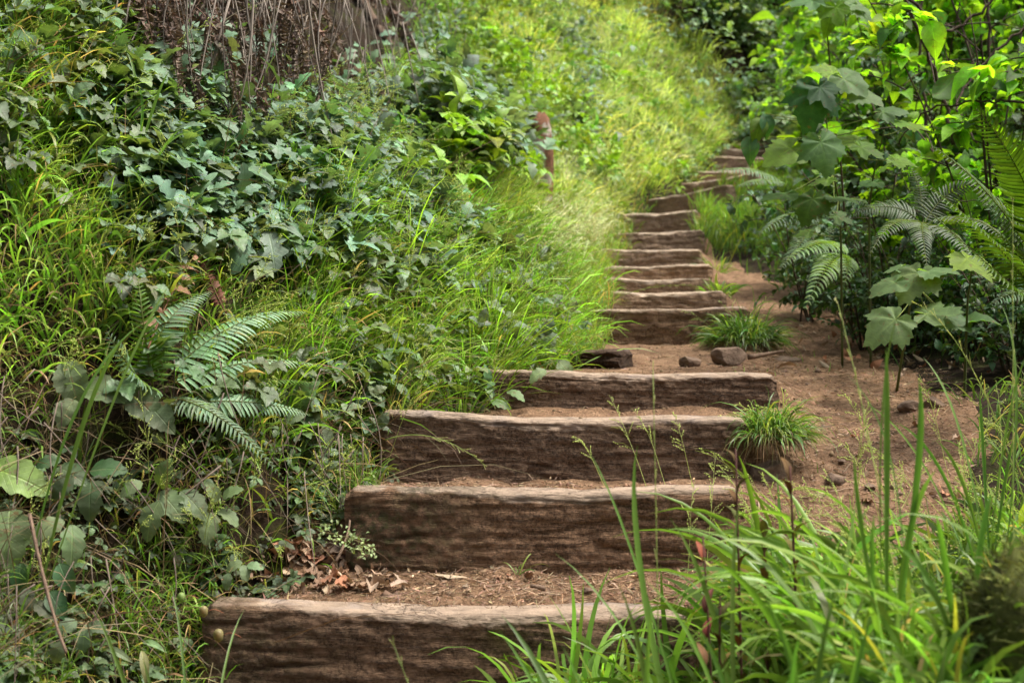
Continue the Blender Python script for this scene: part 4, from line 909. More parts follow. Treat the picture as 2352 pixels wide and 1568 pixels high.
# ------------------------------------------------------------------ rocks
def rock(label, p, size, seed, mat='rock', name='rock', sink=.25, sub=4, flatf=1.0, rough=.35):
    import bmesh
    bm = bmesh.new(); bmesh.ops.create_icosphere(bm, subdivisions=sub, radius=1)
    v = np.array([x.co[:] for x in bm.verts]); rs = np.random.default_rng(seed)
    for _ in range(9):      # facets
        nn = norm(rs.standard_normal(3)); dd = rs.uniform(.55, .85); s = v @ nn; v = v - np.outer(np.maximum(s - dd, 0), nn) * .95
    v = v * (1 + rough * .45 * fbm(v[:, 0] * 1.6, v[:, 1] * 1.6, v[:, 2] * 1.6, 4, seed)[:, None]) + rough * .06 * np.stack([vnoise(v[:, 0] * 9, v[:, 1] * 9, v[:, 2] * 9 + i, seed) for i in range(3)], 1)
    v = v * np.array(size) / 2
    for vert, c in zip(bm.verts, v): vert.co = c
    me = bpy.data.meshes.new(name); bm.to_mesh(me); bm.free(); me.materials.append(M[mat]); me.polygons.foreach_set('use_smooth', np.ones(len(me.polygons), bool))
    o = bpy.data.objects.new(name, me); C.objects.link(o); p = np.array(p, float); p[2] += size[2] * (.5 - sink); o.location = tuple(p); o.rotation_euler = (0, 0, rs.uniform(0, 6)); return tag(o, label, 'rock')
rock('angular brown rock on the dirt landing, the larger of the two', G(1672, 838), (.16, .13, .11), 1, sink=.2)
rock('low pointed brown rock on the landing, left of the bigger one', G(1582, 842), (.11, .09, .06), 2, sink=.2)
rock('broad pale embedded boulder beside the tuft at the third step', G(1768, 1098), (.17, .16, .10), 3, sink=.55, rough=.5)
rock('rounded pale stone half buried in the dirt path', G(1925, 1105), (.07, .08, .05), 4, sink=.45)
rock('small flat stone on the path right of the embedded stone', G(2000, 1125), (.05, .04, .02), 5)
rock('flat light stone behind the upper grass tuft on the path', onground(at(1805, 765, 6.6)), (.16, .2, .05), 6, sink=.5)
rock('small upright stone on the dirt right of the lady fern tip', onground(at(1880, 808, 6.0)), (.03, .03, .025), 7)
rock('pinkish pebble lying on the lowest tread under the second step', onground(at(1350, 1328, 3.72)), (.034, .03, .022), 8)
rock('small stone below the roots of the upper tuft', G(1935, 1065), (.03, .03, .02), 9)
rock('dark lump of stone on the path beneath the lady fern', onground(at(2090, 905, 5.0)), (.10, .08, .05), 10)
rock('flat stone under the big drooping leaves on the right', onground(at(2145, 905, 5.1)), (.09, .08, .06), 11)
rs = np.random.default_rng(12); pebs = [rock('tiny pebble scattered on the brown dirt path', onground(at(rs.uniform(1740, 2180), rs.uniform(780, 1280), 4.5)), (.018, .016, .011), 20 + i, name='pebble', sub=2) for i in range(4)]
for o in pebs: o['category'] = 'pebble'; o['group'] = 'tiny pebbles on the path'
for i in range(46):
    s = pebs[i % 4]; o = s.copy(); C.objects.link(o); p = G(rs.uniform(1740, 2180), rs.uniform(790, 1290)); f = rs.uniform(.4, 1.1); o.scale = (f, f, f); o.location = tuple(p + (0, 0, .003)); o.rotation_euler = (rs.uniform(0, .5), 0, rs.uniform(0, 6))
for i, o in enumerate(pebs): o.location = tuple(G(1800 + 90 * i, 900 + 80 * i) + (0, 0, .003))
# moss covered rock in the lower right corner, shaggy
pm_ = at(2450, 1610, 2.25); mo = rock('shaggy moss covered rock in the bottom right corner', pm_ - (0, 0, .19), (.34, .34, .42), 40, 'rockmoss', 'mossy_rock', 0, rough=1.3)
mo['category'] = 'mossy rock'; A = Acc(); rng = np.random.default_rng(77); vv = np.array([v.co[:] for v in mo.data.vertices]); nn = norm(vv); idx = rng.integers(0, len(vv), 16000); idx = idx[nn[idx, 2] > -.3]
Rz = np.array(Matrix.Rotation(mo.rotation_euler.z, 3, 'Z')); pos = vv[idx] + rng.standard_normal((len(idx), 3)) * .006; K = len(idx)
blades(A, pos, norm(nn[idx] + rdir(K, rng) * .8), .018 * np.exp(rng.normal(0, .4, K)), .0024, 1.0, vary(np.array([.11, .13, .028]), K, .45, .1, rng) * (.35 + 1.3 * sstep(-.3, .3, fbm(pos[:, 0] * 22, pos[:, 1] * 22, pos[:, 2] * 22, 2, 5)))[:, None], 2, rng=rng); me = A.mesh('moss'); o = link('moss', me, M['straw'], mo)
mo['label'] = 'shaggy moss covered rock in the bottom right corner'
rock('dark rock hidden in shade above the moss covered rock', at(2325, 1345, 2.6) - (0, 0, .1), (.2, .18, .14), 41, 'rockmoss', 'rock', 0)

# ------------------------------------------------------------------ grass tufts growing on the dirt at the ends of two risers
def tuft(label, p, r, n, L, seed, name='grass_tuft', root_straw=True, w=.0042, yel=.3, outw=1.0, hang=1.2, stalks=5, col=GR_FRESH):
    rng = np.random.default_rng(seed); p = np.array(p, float); e = tag(empty(name, p), label, 'grass tuft')
    a = rng.uniform(0, 2 * np.pi, n); q = np.sqrt(rng.random(n)) * r; root = p + np.stack([np.cos(a) * q, np.sin(a) * q * .8, .45 * r * (1 - (q / r) ** 2)], 1)
    d = norm(np.stack([np.cos(a) * q / r * outw, np.sin(a) * q / r * outw, np.full(n, .75)], 1) + rdir(n, rng) * .45)
    c = vary(col, n, .25, .1, rng); m_ = rng.random(n) < yel; c[m_] = vary(GR_YEL, m_.sum(), .2, .1, rng)
    A = Acc(); blades(A, root, d, L * np.exp(rng.normal(0, .35, n)), w * np.exp(rng.normal(0, .25, n)), hang, c, 6, rng=rng); A.obj('green_blades', M['grass'], e, p)
    if root_straw:
        A = Acc(); k = n; a = rng.uniform(0, 2 * np.pi, k); root = p + np.stack([np.cos(a) * r * .8, np.sin(a) * r * .7, rng.uniform(0, .3 * r, k)], 1)
        d = norm(np.stack([np.cos(a), np.sin(a), np.full(k, -.1)], 1) + rdir(k, rng) * .7); blades(A, root, d, L * .7 * np.exp(rng.normal(0, .35, k)), w * .5, 1.6, vary(STRAW * .6, k, .4, .1, rng), 4, rng=rng); A.obj('dry_blades', M['straw'], e, p)
    if stalks:
        A = Acc()
        for i in range(stalks): panicle(A, p + (rng.normal(0, r * .4), rng.normal(0, r * .3), r * .3), np.array([rng.normal(-.5, .8), -.2, .8]), L * rng.uniform(1.5, 2.4), rng, branches=5, w=.0009, droop=.7)
        A.obj('seed_stalks', M['grass'], e, p)
    return e
tuft('bright grass tuft on the dirt at the right end of the third step', G(1768, 1022) + (0, 0, .01), .09, 1000, .085, 1, stalks=8, yel=.35, hang=1.7, col=GR_FRESH * .85)
tuft('dark green grass tuft at the right end of the thick riser behind the landing', onground(at(1712, 770, 6.95)) + (0, 0, .0), .14, 900, .13, 2, w=.006, stalks=5, hang=1.6, col=GR_FRESH * .6, yel=.15)
tuft('tiny green sprout at the foot of the second step', onground(at(1190, 1322, 3.83)), .006, 6, .06, 3, 'grass_sprout', False, .003, .3, 1, 1, 0)
tuft('small yellow green weed at the right end of the thin pale step', onground(at(1652, 648, 9.2)), .08, 60, .10, 4, 'weed', False, .012, .6, 1.2, 1, 0)
tuft('little grass sprig beside the rounded step end halfway up', onground(at(1645, 590, 11.2)), .07, 60, .16, 5, 'grass_sprig', False, .007, .6, .8, 1, 0)

# tall individual grass plants in the right foreground
def tall_grass(label, base, tips, seed, w=.009, stalk=True, col=GR_FRESH * .95, name='tall_grass'):
    """broad arching blades rising from one base; tips = (px,py,depth)"""
    rng = np.random.default_rng(seed); base = np.array(base, float); e = tag(empty(name, base), label, 'grass plant')
    for t in tips:
        tip = at(*t[:3]); ww = t[3] if len(t) > 3 else w
        n = 14; b0 = base + rng.standard_normal(3) * .012; LL_ = np.linalg.norm(tip - b0); mid = b0 * .55 + tip * .45 + np.array([rng.normal(0, .06), rng.normal(0, .04), .36]) * LL_; P = bez(b0, mid, tip, n)
        tg = norm(np.gradient(P, axis=0)); fc = norm(np.array([.25 + rng.normal(0, .3), -1, .35])); sd = norm(np.cross(tg, fc)); prof = np.interp(np.linspace(0, 1, n), [0, .2, .55, .8, 1], [.22, .6, 1, .8, .02])[:, None] * ww * .45; nn = np.cross(sd, tg)
        V = np.stack([P - sd * prof + nn * prof * .5, P, P + sd * prof + nn * prof * .5], 1); A = Acc(); c = vary(col, 1, .15, .08, rng)[0]
        A.add(V.reshape(-1, 3), grid_faces(n, 3), None, c[None] * np.repeat(np.linspace(.85, 1.15, n), 3)[:, None], np.stack([np.tile([-.1, 0, .1], n), np.repeat(np.linspace(0, 1, n), 3)], 1)); A.obj('blade', M['grass'], e, base)
    return e
def fbase(px, py, d): return onground(at(px, py, d))
tall_grass('tall grass plant with broad upright blades in front of the dirt path', fbase(2040, 1500, 2.5), [(1962, 1045, 2.35, .012), (2035, 800, 2.4, .016), (2110, 870, 2.4, .013), (1945, 860, 2.5, .004), (2010, 1180, 2.3, .012), (2150, 1080, 2.4, .012), (2070, 700, 2.5, .004)], 1)
tall_grass('grass plant with one long blade sweeping up to the left over the third step', fbase(1750, 1560, 2.5), [(1465, 1020, 2.6, .016), (1350, 1030, 2.7, .006), (1275, 1270, 2.7, .006), (1540, 1190, 2.5, .013), (1700, 1150, 2.5, .012), (1480, 1330, 2.4, .01)], 2)
tall_grass('grass plant with a broad blade lying low across the lowest step', fbase(1560, 1700, 2.35), [(1152, 1412, 2.5, .015), (1148, 1450, 2.4, .010), (1290, 1480, 2.3, .01), (1420, 1340, 2.3, .012), (1500, 1400, 2.2, .012)], 3)
tall_grass('arching broad leaved grass before the moss covered rock', fbase(2220, 1650, 2.3), [(2095, 1330, 2.2, .014), (2340, 1230, 2.2, .016), (2150, 1180, 2.2, .012), (2050, 1250, 2.2, .014), (2280, 1130, 2.3, .012), (2120, 1500, 2.1, .013), (2360, 1390, 2.1, .012)], 4)
tall_grass('grass plant at the bottom with wide curved blades below the red saplings', fbase(1850, 1700, 2.1), [(1600, 1430, 2.0, .013), (1730, 1330, 2.0, .013), (1930, 1330, 2.0, .014), (2010, 1400, 2.0, .012), (1660, 1530, 1.95, .012), (1840, 1450, 1.95, .014), (1980, 1480, 1.95, .012), (1530, 1500, 2.0, .01)], 5)
tall_grass('grass plant with bent blades at the lower right edge of the path', fbase(2280, 1250, 3.1), [(1985, 925, 3.1, .007), (2120, 820, 3.2, .009), (2060, 970, 3.0, .008), (2250, 900, 3.1, .009), (2360, 810, 3.1, .01), (2150, 1010, 3.0, .009), (2300, 700, 3.2, .009), (2330, 1000, 3, .01)], 6)
tall_grass('lone grass plant with long blades leaning over the left bank bottom', fbase(480, 1580, 2.7), [(215, 1400, 2.8, .010), (325, 1510, 2.7, .010), (390, 1335, 3.0, .006), (560, 1400, 3.1, .006)], 7)
tall_grass('long yellow green blades crossing the grey leaves at the far left', fbase(60, 860, 3.3), [(330, 740, 3.3, .008), (400, 640, 3.4, .007), (290, 770, 3.2, .012)], 8, col=GR_FRESH * 1.15)
tall_grass('bright tall grass blades standing among the lobed leaves at upper left', fbase(300, 480, 4.2), [(390, 165, 4.2, .010), (285, 110, 4.3, .009), (320, 200, 4.2, .009), (450, 300, 4.2, .009), (250, 330, 4.1, .01), (190, 260, 4.2, .01), (420, 300, 4, .011)], 9, col=GR_FRESH * 1.2)

# long foreground seed stalks as single things
def stalk(label, base, tip, seed, lean=.25):
    rng = np.random.default_rng(seed); A = Acc(); base = np.array(base); tip = at(*tip); pts = bez(base, (base + tip) / 2 + (0, 0, np.linalg.norm(tip - base) * lean), tip, 16); tube(A, pts, np.linspace(.0016, .0006, 16), 4, (.30, .36, .12))
    for i in range(7, 16):
        for _ in range(2):
            bd = norm((pts[i] - pts[i - 1]) * 40 + rdir(1, rng)[0] * .5); e = pts[i] + bd * .03 * (1.4 - i / 16); tube(A, [pts[i], e], .0005, 3, (.4, .42, .15), False)
            k = 5; tt = np.linspace(.3, 1, k)[:, None]; blades(A, pts[i] + (e - pts[i]) * tt, np.tile(bd, (k, 1)), .006, .0022, 0, np.tile([[.50, .50, .24]], (k, 1)), 2, rng=rng)
    return tag(A.obj('grass_stalk', M['grass'], origin=tuple(base)), label, 'grass stalk')
stalk('yellow seed stalk crossing the face of the lowest step', fbase(1180, 1800, 2.6), (905, 1485, 2.6), 1, .1)
stalk('nodding seed stalk arching from the right edge over the path', fbase(2420, 1000, 3.2), (2110, 700, 3.3), 2, .35)
stalk('upright seed stalk in front of the third step', fbase(1530, 1640, 2.5), (1500, 850, 2.7), 3, .1)
stalk('seed stalk leaning left before the bare path', fbase(2100, 1500, 2.5), (1925, 700, 2.8), 4, .12)
stalk('fine seed stalk standing at the right edge over the fern', fbase(2330, 1300, 2.9), (2325, 470, 3.1), 5, .05)
stalk('fine stalk drooping across the face of the third step from the left', at(885, 1010, 4.1), (1110, 1065, 3.95), 6, .25)
stalk('pale stalk spreading over the steps above the landing', at(1340, 720, 6.6), (1580, 655, 6.4), 7, .15)

# ------------------------------------------------------------------ red leaved saplings
def sapling(label, base, top, seed, nl=9, col=(.20, .06, .025), L=.045):
    rng = np.random.default_rng(seed); base = np.array(base); top = at(*top); e = tag(empty('red_sapling', base), label, 'sapling'); A = Acc(); pts = bez(base, (base + top) / 2 + rng.standard_normal(3) * .01, top, 12); tube(A, pts, np.linspace(.0042, .0018, 12), 6, (.12, .05, .04)); A.obj('stem', M['straw'], e, base)
    A = Acc()
    for i in range(nl):
        t = .25 + .75 * (i / nl) ** .8; p = base + (top - base) * t; a = rng.uniform(0, 6.3); d = norm(np.array([math.cos(a), math.sin(a) * .8, .9 + t])); 
        scatter(A, T_LANCE, p, d, norm(np.array([-math.cos(a), -math.sin(a), .8])), L * rng.uniform(.7, 1.2), vary(np.array(col) * np.array([.6, 1.0, .8]) + (np.array([.05, .09, .02]) if rng.random() < .45 else 0), 1, .25, .1, rng), wscale=np.array([1.25]))
    A.obj('foliage', M['dead'], e, base)
sapling('tallest red leaved sapling shoot before the right end of the second step', fbase(1720, 1560, 2.75), (1690, 1030, 2.75), 1, 22, L=.042)
sapling('dark stemmed sapling with rusty leaf right of the tallest red shoot', fbase(1840, 1560, 2.7), (1815, 1070, 2.7), 2, 12)
sapling('short crimson tipped sapling over the end of the lowest step', fbase(1640, 1600, 2.6), (1615, 1230, 2.6), 3, 12, (.26, .04, .03))
sapling('orange leaved sapling low in the foreground grass', fbase(1660, 1660, 2.5), (1655, 1370, 2.5), 4, 12, (.27, .08, .03))
sapling('spreading red stemmed sapling between the tall shoots', fbase(1780, 1580, 2.8), (1755, 1200, 2.8), 5, 12, (.24, .07, .03))

# ------------------------------------------------------------------ distinct leafy sprigs on the left bank
def sprig(label, spec, seed, T=None, mat='dustyleaf', name='leafy_sprig', cat='leafy sprig'):
    """spec: (px,py,depth,size_px,dirx,diry,col); dirx/diry = direction of the midrib in the picture"""
    rng = np.random.default_rng(seed); A = Acc(); S = Acc(); T = T or T_OAK2; root = None; cs = []
    for px, py, dd, sp, dx, dy, col in spec:
        dd = ground_hit(px, py, dmin=2.4)[1] - (.42 if (py < 235 and 290 < px < 1080) else .13) - (.02 * rng.random())
        tpl = T if not isinstance(T, list) else T[int(rng.integers(0, len(T)))]
        s = sp / FPX * dd; d = norm(np.array([dx, rng.normal(-.3, .15), -dy])); p = at(px, py, dd) - d * s * (.5 if not isinstance(tpl[1], tuple) else .25); n = norm(np.array([rng.normal(0, .25), -.75, .8]))
        scatter(A, tpl, p, d, n, s, vary(np.array(col), 1, .1, .05, rng)); cs.append(p)
    cs = np.array(cs); cen = cs.mean(0); base = onground((cen[0] - .04, cen[1] + .06, 0))
    base = cen + np.array([-.02, .14, -.04]); base[2] = float(H(base[0], base[1]))
    e = tag(empty(name, base), label, cat)
    hub = cen * .6 + base * .4
    tube(S, bez(base, (base + hub) / 2 + (0, -.02, .02), hub, 6), .0018, 4, (.10, .09, .035))
    for p in cs: tube(S, bez(hub, (hub + p) / 2 + (0, 0, .015), p, 6), .0011, 4, (.12, .10, .04), False)
    A.obj('foliage', M[mat], e, base); S.obj('stem', M['straw'], e, base); return e
G1 = LF_GREY; D1 = LF_DEEP * 1.2
sprig('dark three leaved poison oak sprig at the left edge above the tan leaves', [(160, 1085, 3.0, 95, .3, .1, D1), (205, 1150, 3.0, 95, 0, 1, D1), (245, 1075, 2.95, 90, 1, -.1, D1), (140, 1125, 2.95, 80, -.6, .8, D1 * 1.1), (110, 1060, 3.0, 60, -1, .2, D1)], 1)
sprig('grey green poison oak sprig hanging left of the second step', [(345, 1195, 3.2, 95, -.3, 1, G1), (395, 1160, 3.15, 95, .8, .8, G1 * .9), (445, 1155, 3.2, 90, 1, .9, G1 * .9), (375, 1090, 3.2, 80, .2, -.6, G1), (300, 1120, 3.2, 60, -.8, .5, G1)], 2)
sprig('dusty poison oak sprig with three lobed leaves right of the grey green one', [(478, 1210, 3.4, 80, -.1, 1, G1), (525, 1185, 3.4, 65, 1, .6, G1), (490, 1130, 3.4, 55, -.3, -.8, G1 * 1.2), (530, 1130, 3.4, 55, .9, -.5, G1 * 1.3)], 3)
sprig('pale crumpled poison oak leaves near the bottom left', [(165, 1250, 2.9, 95, .1, 1, G1 * 1.1), (105, 1215, 2.9, 90, -.9, .5, G1)], 4)
sprig('big leathery leaf hanging at the left edge near the bottom', [(20, 1240, 2.7, 150, .2, 1, G1 * 1.0)], 5, T_BRAM)
sprig('broad light green lobed leaf with brown spots at the left edge', [(40, 1095, 2.7, 150, 1, .35, np.array([.17, .26, .06]))], 6, T_OAK2, 'leaf')
sprig('large grey green bramble leaves left of the sword fern', [(165, 880, 3.7, 110, .3, 1, G1 * 1.2), (235, 900, 3.65, 110, 1, .2, G1 * .8), (330, 930, 3.65, 110, .8, .7, G1 * .7), (150, 950, 3.7, 80, -.4, 1, G1 * 1.2), (370, 960, 3.6, 90, .8, .8, G1 * .7)], 7, T_BRAM)
sprig('bramble sprig with serrated dull leaves below the fern tips', [(715, 980, 3.9, 80, .1, 1, G1 * .6), (670, 960, 3.9, 60, -1, .3, G1 * .7), (745, 1000, 3.9, 60, .8, .8, G1 * .6)], 8, T_BRAM)
sprig('cluster of blue grey leaves above the left end of the third step', [(1075, 920, 4.2, 50, -.5, .6, LF_BLUE_SHEEN), (1120, 900, 4.2, 50, .3, .4, LF_BLUE_SHEEN), (1150, 925, 4.15, 50, .9, .3, G1), (1185, 905, 4.2, 50, 1, .4, G1), (1100, 935, 4.15, 45, -.2, 1, G1)], 9)
sprig('pale three lobed leaf sprig on top of the fourth step', [(1262, 828, 4.8, 60, -.5, .9, G1 * 1.4), (1300, 850, 4.75, 60, .6, .9, G1 * 1.4), (1235, 860, 4.7, 50, -.9, .6, G1 * 1.4)], 10)
sprig('light tan fallen looking leaf and sprig hanging at the rotten log', [(1280, 780, 5.6, 75, .9, .5, np.array([.24, .26, .14])), (1245, 770, 5.6, 60, -.8, .7, G1)], 11, T_PALM[1:3])
sprig('small oak shaped leaf trio on the lowest step litter, left end', [(535, 1300, 3.45, 45, -.7, .4, G1 * 1.3), (562, 1315, 3.45, 40, .4, .9, G1 * 1.4), (585, 1300, 3.45, 40, 1, .1, G1 * 1.3), (520, 1335, 3.42, 40, -.2, 1, G1)], 12)
sprig('grey leaf cluster at the bottom left corner', [(150, 1440, 2.7, 60, -.7, .5, G1 * .8), (190, 1470, 2.7, 60, 0, 1, G1 * .8), (220, 1440, 2.7, 55, .9, .2, G1 * .8), (130, 1500, 2.65, 60, -.4, 1, G1 * .9), (60, 1380, 2.7, 60, .1, 1, G1 * .6), (100, 1400, 2.7, 60, .9, .6, G1 * .6)], 13)
sprig('round hairy leaves low in the bottom left corner', [(45, 1330, 2.75, 80, .2, 1, D1), (150, 1330, 2.8, 80, .5, 1, D1), (130, 1390, 2.75, 80, .6, .8, D1)], 14, T_OVATE)
sprig('pointed light yellow leaves at the bottom beside the lowest step', [(270, 1500, 2.9, 70, .8, .3, G1 * 1.3), (330, 1530, 2.9, 80, .3, 1, np.array([.24, .25, .10])), (350, 1480, 2.9, 60, 1, .2, G1 * 1.4)], 15, T_LANCE)
sprig('wide pale triangular leaf pair in the grass of the middle bank', [(915, 625, 4.9, 95, -.9, .35, G1 * 1.5), (960, 600, 4.9, 100, .8, -.2, G1 * 1.5), (1000, 640, 4.8, 90, .8, .7, G1 * 1.5), (920, 670, 4.9, 70, .1, 1, G1)], 16, T_PALM[3:])
sprig('bright yellow green leaf lit from behind on the upper bank', [(1075, 232, 5.4, 90, .9, .5, LF_BRIGHT * 1.2)], 17, T_BRAM, 'bigleaf', 'broad_leaf', 'broad leaf')
sprig('large bright broken edged leaf below the first backlit one', [(1118, 305, 5.3, 105, .95, .4, LF_BRIGHT * 1.2)], 18, T_OAK2, 'bigleaf', 'broad_leaf', 'broad leaf')
sprig('big grey green serrated leaf tilted in the middle of the bank', [(1040, 350, 5.2, 120, .8, .55, G1 * 1.5)], 19, T_BRAM, 'dustyleaf', 'broad_leaf', 'broad leaf')
sprig('dull leaf cluster at the very top left corner', [(55, 110, 4.0, 100, .4, .6, D1 * 1.6), (15, 140, 4.0, 90, -.6, 1, D1 * 1.5), (140, 160, 4.0, 70, .1, 1, G1), (10, 50, 4.0, 80, .5, .2, G1), (240, 50, 4.1, 70, .2, 1, G1), (275, 15, 4.1, 60, .8, .6, G1), (20, 330, 3.7, 90, .8, .8, LF_BLUE_SHEEN), (210, 215, 4.0, 55, .5, .9, G1 * .7)], 20, T_BRAM)
for i, (px, py, dd, lab) in enumerate([(380, 250, 4.6, 'blue green leaf spray over the dead fronds, nearest the top left'), (470, 120, 4.8, 'lobed leaf spray on the dead fronds below the top edge'), (690, 440, 4.7, 'pale silvery leaf spray in the centre of the leafy bank'), (480, 410, 4.5, 'sage coloured leaf spray left of the silvery one'), (870, 350, 5.4, 'shaded leaf spray just below the dark hollow'), (620, 330, 4.9, 'spray of small bluish leaves under the dead stem'), (860, 150, 6.2, 'leaf spray growing on the thick root in the hollow'), (1010, 180, 6.4, 'leaf spray right of the hollow by the arching branch'), (400, 480, 4.3, 'grey leaf spray above the withered frond'), (740, 540, 4.8, 'dark leaf spray under the silvery one'), (565, 95, 5.6, 'leaf spray hanging among the dead fronds below the curling vine'), (430, 55, 5.0, 'leaf spray at the top edge over the dead fronds'), (760, 215, 6.0, 'leaf spray at the lower rim of the dark recess'), (935, 110, 6.6, 'leaf spray right of the thick root in the recess'), (320, 150, 4.8, 'leaf spray at the left end of the hanging dead fronds'), (985, 45, 7.0, 'leaf spray at the top right rim of the recess'), (1050, 130, 7.2, 'pale leaf spray on the bank right of the recess')]):
    rg = np.random.default_rng(200 + i); sp = []
    for j in range(11):
        a = rg.uniform(0, 6.28); r_ = rg.uniform(10, 75); sp.append((px + r_ * math.cos(a) * 1.3, py + r_ * math.sin(a) * .7, dd + rg.uniform(-.1, .1), rg.uniform(45, 75) * 4.6 / dd, math.cos(a) + .3, math.sin(a) * .6 + .5, LF_BLUE_SHEEN * rg.uniform(.9, 1.5)))
    sprig(lab, sp, 300 + i, T_OAK, 'leaf', 'leaf_spray', 'leaf spray')
# tiny leaved herb beside the second step
A = Acc(); rg = np.random.default_rng(9); base = onground(at(800, 1235, 3.72))
K = 130; t = rg.random(K); P = np.stack([at(735 + 125 * u, 1215 + 50 * u + rg.normal(0, 14), 3.68 + rg.normal(0, .03)) for u in t]); P[:, 2] = np.maximum(P[:, 2], H(P[:, 0], P[:, 1]) + .004)
scatter(A, T_OVATE, P, norm(rdir(K, rg) + (0, -.3, .2)), norm(rdir(K, rg) * .5 + (0, -.5, .8)), .011, vary(np.array([.26, .33, .14]), K, .2, .05, rg))
e = tag(empty('small_herb', base), 'delicate pale herb with tiny leaves at the left end of the second step', 'herb'); A.obj('foliage', M['leaf'], e, base)
A = Acc(); tube(A, bez(at(735, 1222, 3.7), at(800, 1228, 3.68), at(860, 1262, 3.66), 8), .0012, 4, (.14, .12, .05)); A.obj('stem', M['straw'], e, base)
# round papery seed pods
for lab, px, py, s in (('round papery seed pod hanging at the upper left corner of the lowest step', 466, 1405, .014), ('larger round papery seed pod against the face of the lowest step', 500, 1460, .016), ('green round seed pod in the grass left of the lowest step', 415, 1372, .012)):
    A = Acc(); c = at(px, py, 3.38); n = 20; a = np.linspace(0, 6.283, n, endpoint=False); ring = [c + s * np.array([math.cos(x) * .78, .25 * math.sin(2 * x), math.sin(x)]) for x in a]; inn = [c + .6 * s * np.array([math.cos(x) * .78, -.45, math.sin(x)]) for x in a]
    v = np.array(ring + inn + [c + (0, -.5 * s, 0), c + (0, .5 * s, 0)]); q = [(j, (j + 1) % n, n + (j + 1) % n, n + j) for j in range(n)]; t3 = [(n + j, n + (j + 1) % n, 2 * n) for j in range(n)] + [((j + 1) % n, j, 2 * n + 1) for j in range(n)]
    cc = np.array([[.36, .31, .15]] * n + [[.24, .19, .09]] * n + [[.25, .16, .07]] * 2) if px > 430 else np.array([[.28, .36, .12]] * (2 * n + 2)); A.add(v, q, t3, cc); o = A.obj('seed_pod', M['grass'], origin=tuple(c)); tag(o, lab, 'seed pod')
    A = Acc(); tube(A, bez(c + (s * .7, 0, 0), c + (s * 2, -.01, s), c + (s * 3.4, 0, -s * .3), 8), .0007, 4, (.35, .14, .08)); A.obj('tendril', M['straw'], o, c)

# ------------------------------------------------------------------ fallen leaves, each one a thing
LM = []
rg = np.random.default_rng(55)
for i in range(9):
    base_t = [OVATE, LANCE, LANCE, OAK2, OVATE, LANCE, OAK, LANCE, OVATE][i]; v, f, uv = leaf_rows(base_t, rg.uniform(-.35, .35), rg.uniform(-.5, .8), rg.uniform(.2, .7))
    c = [(.36, .25, .18), (.30, .20, .14), (.44, .31, .23), (.24, .14, .09), (.38, .18, .11), (.26, .17, .12), (.33, .24, .17), (.40, .30, .21), (.20, .12, .08)][i]
    a = Acc(); v = v - [0, .5, 0]; v[:, 2] += .03; a.add(v, f, None, c, uv); me = a.mesh('fallen_leaf'); me.materials.append(M['dead']); LM.append(me)
def fallen(px, py, s, k, lab, grp, rng, dmax=9, lift=.004, tilt=.3):
    p = G(px, py, dmin=3.0, dmax=dmax); 
    o = bpy.data.objects.new('fallen_leaf', LM[k % 9]); C.objects.link(o); o.location = tuple(p + (0, 0, lift)); o.scale = (s, s, s); o.rotation_euler = (rng.normal(0, tilt), rng.normal(0, tilt), rng.uniform(0, 6.3)); return tag(o, lab, 'fallen leaf', grp)
for i in range(150):
    px = rg.normal(740, 105); py = 1250 + (900 - px) * .05 + rg.uniform(0, 115)
    if px < 560 and py < 1290: continue
    fallen(px, py, rg.uniform(.028, .075), i, 'dry curled brown leaf in the litter pile on the lowest tread', 'dry leaves on the lowest tread', rg, tilt=.4, lift=.006 + .012 * rg.random())
for i in range(34):
    fallen(rg.normal(890, 70), rg.uniform(1050, 1108), rg.uniform(.025, .06), i + 3, 'dry leaf heaped on the left end of the second step', 'dry leaves on the second step', rg, tilt=.5, lift=.008 + .015 * rg.random())
for i in range(16):
    fallen(rg.uniform(1000, 1560), rg.uniform(1322, 1360), rg.uniform(.015, .035), i, 'single brown leaf fallen on the bare middle of the lowest tread', 'scattered leaves on the lowest tread', rg)
for i in range(40):
    fallen(rg.uniform(1740, 2250), rg.uniform(700, 1250), rg.uniform(.015, .05), i * 2, 'brown leaf scrap lying on the dirt path', 'leaf scraps on the path', rg)
for i in range(95):
    fallen(rg.normal(2050, 120), rg.uniform(740, 860), rg.uniform(.03, .07), i * 3 + 1, 'dark shrivelled leaf at the edge of the path under the ferns', 'shrivelled leaves under the ferns', rg, tilt=.6, lift=.015)
o = fallen(1215, 1333, .036, 3, 'upright pinkish brown leaf leaning at the foot of the second step', None, rg, tilt=.8, lift=.012)
o = fallen(1035, 1330, .09, 7, 'long curved tan leaf blade on the lowest tread', None, rg, lift=.008); o.rotation_euler = (0.1, .1, 1.5)
o = fallen(1805, 845, .10, 2, 'pale grey green narrow leaf on the dirt behind the fourth step', None, rg, lift=.01); o.rotation_euler = (0, 0, 1.45)
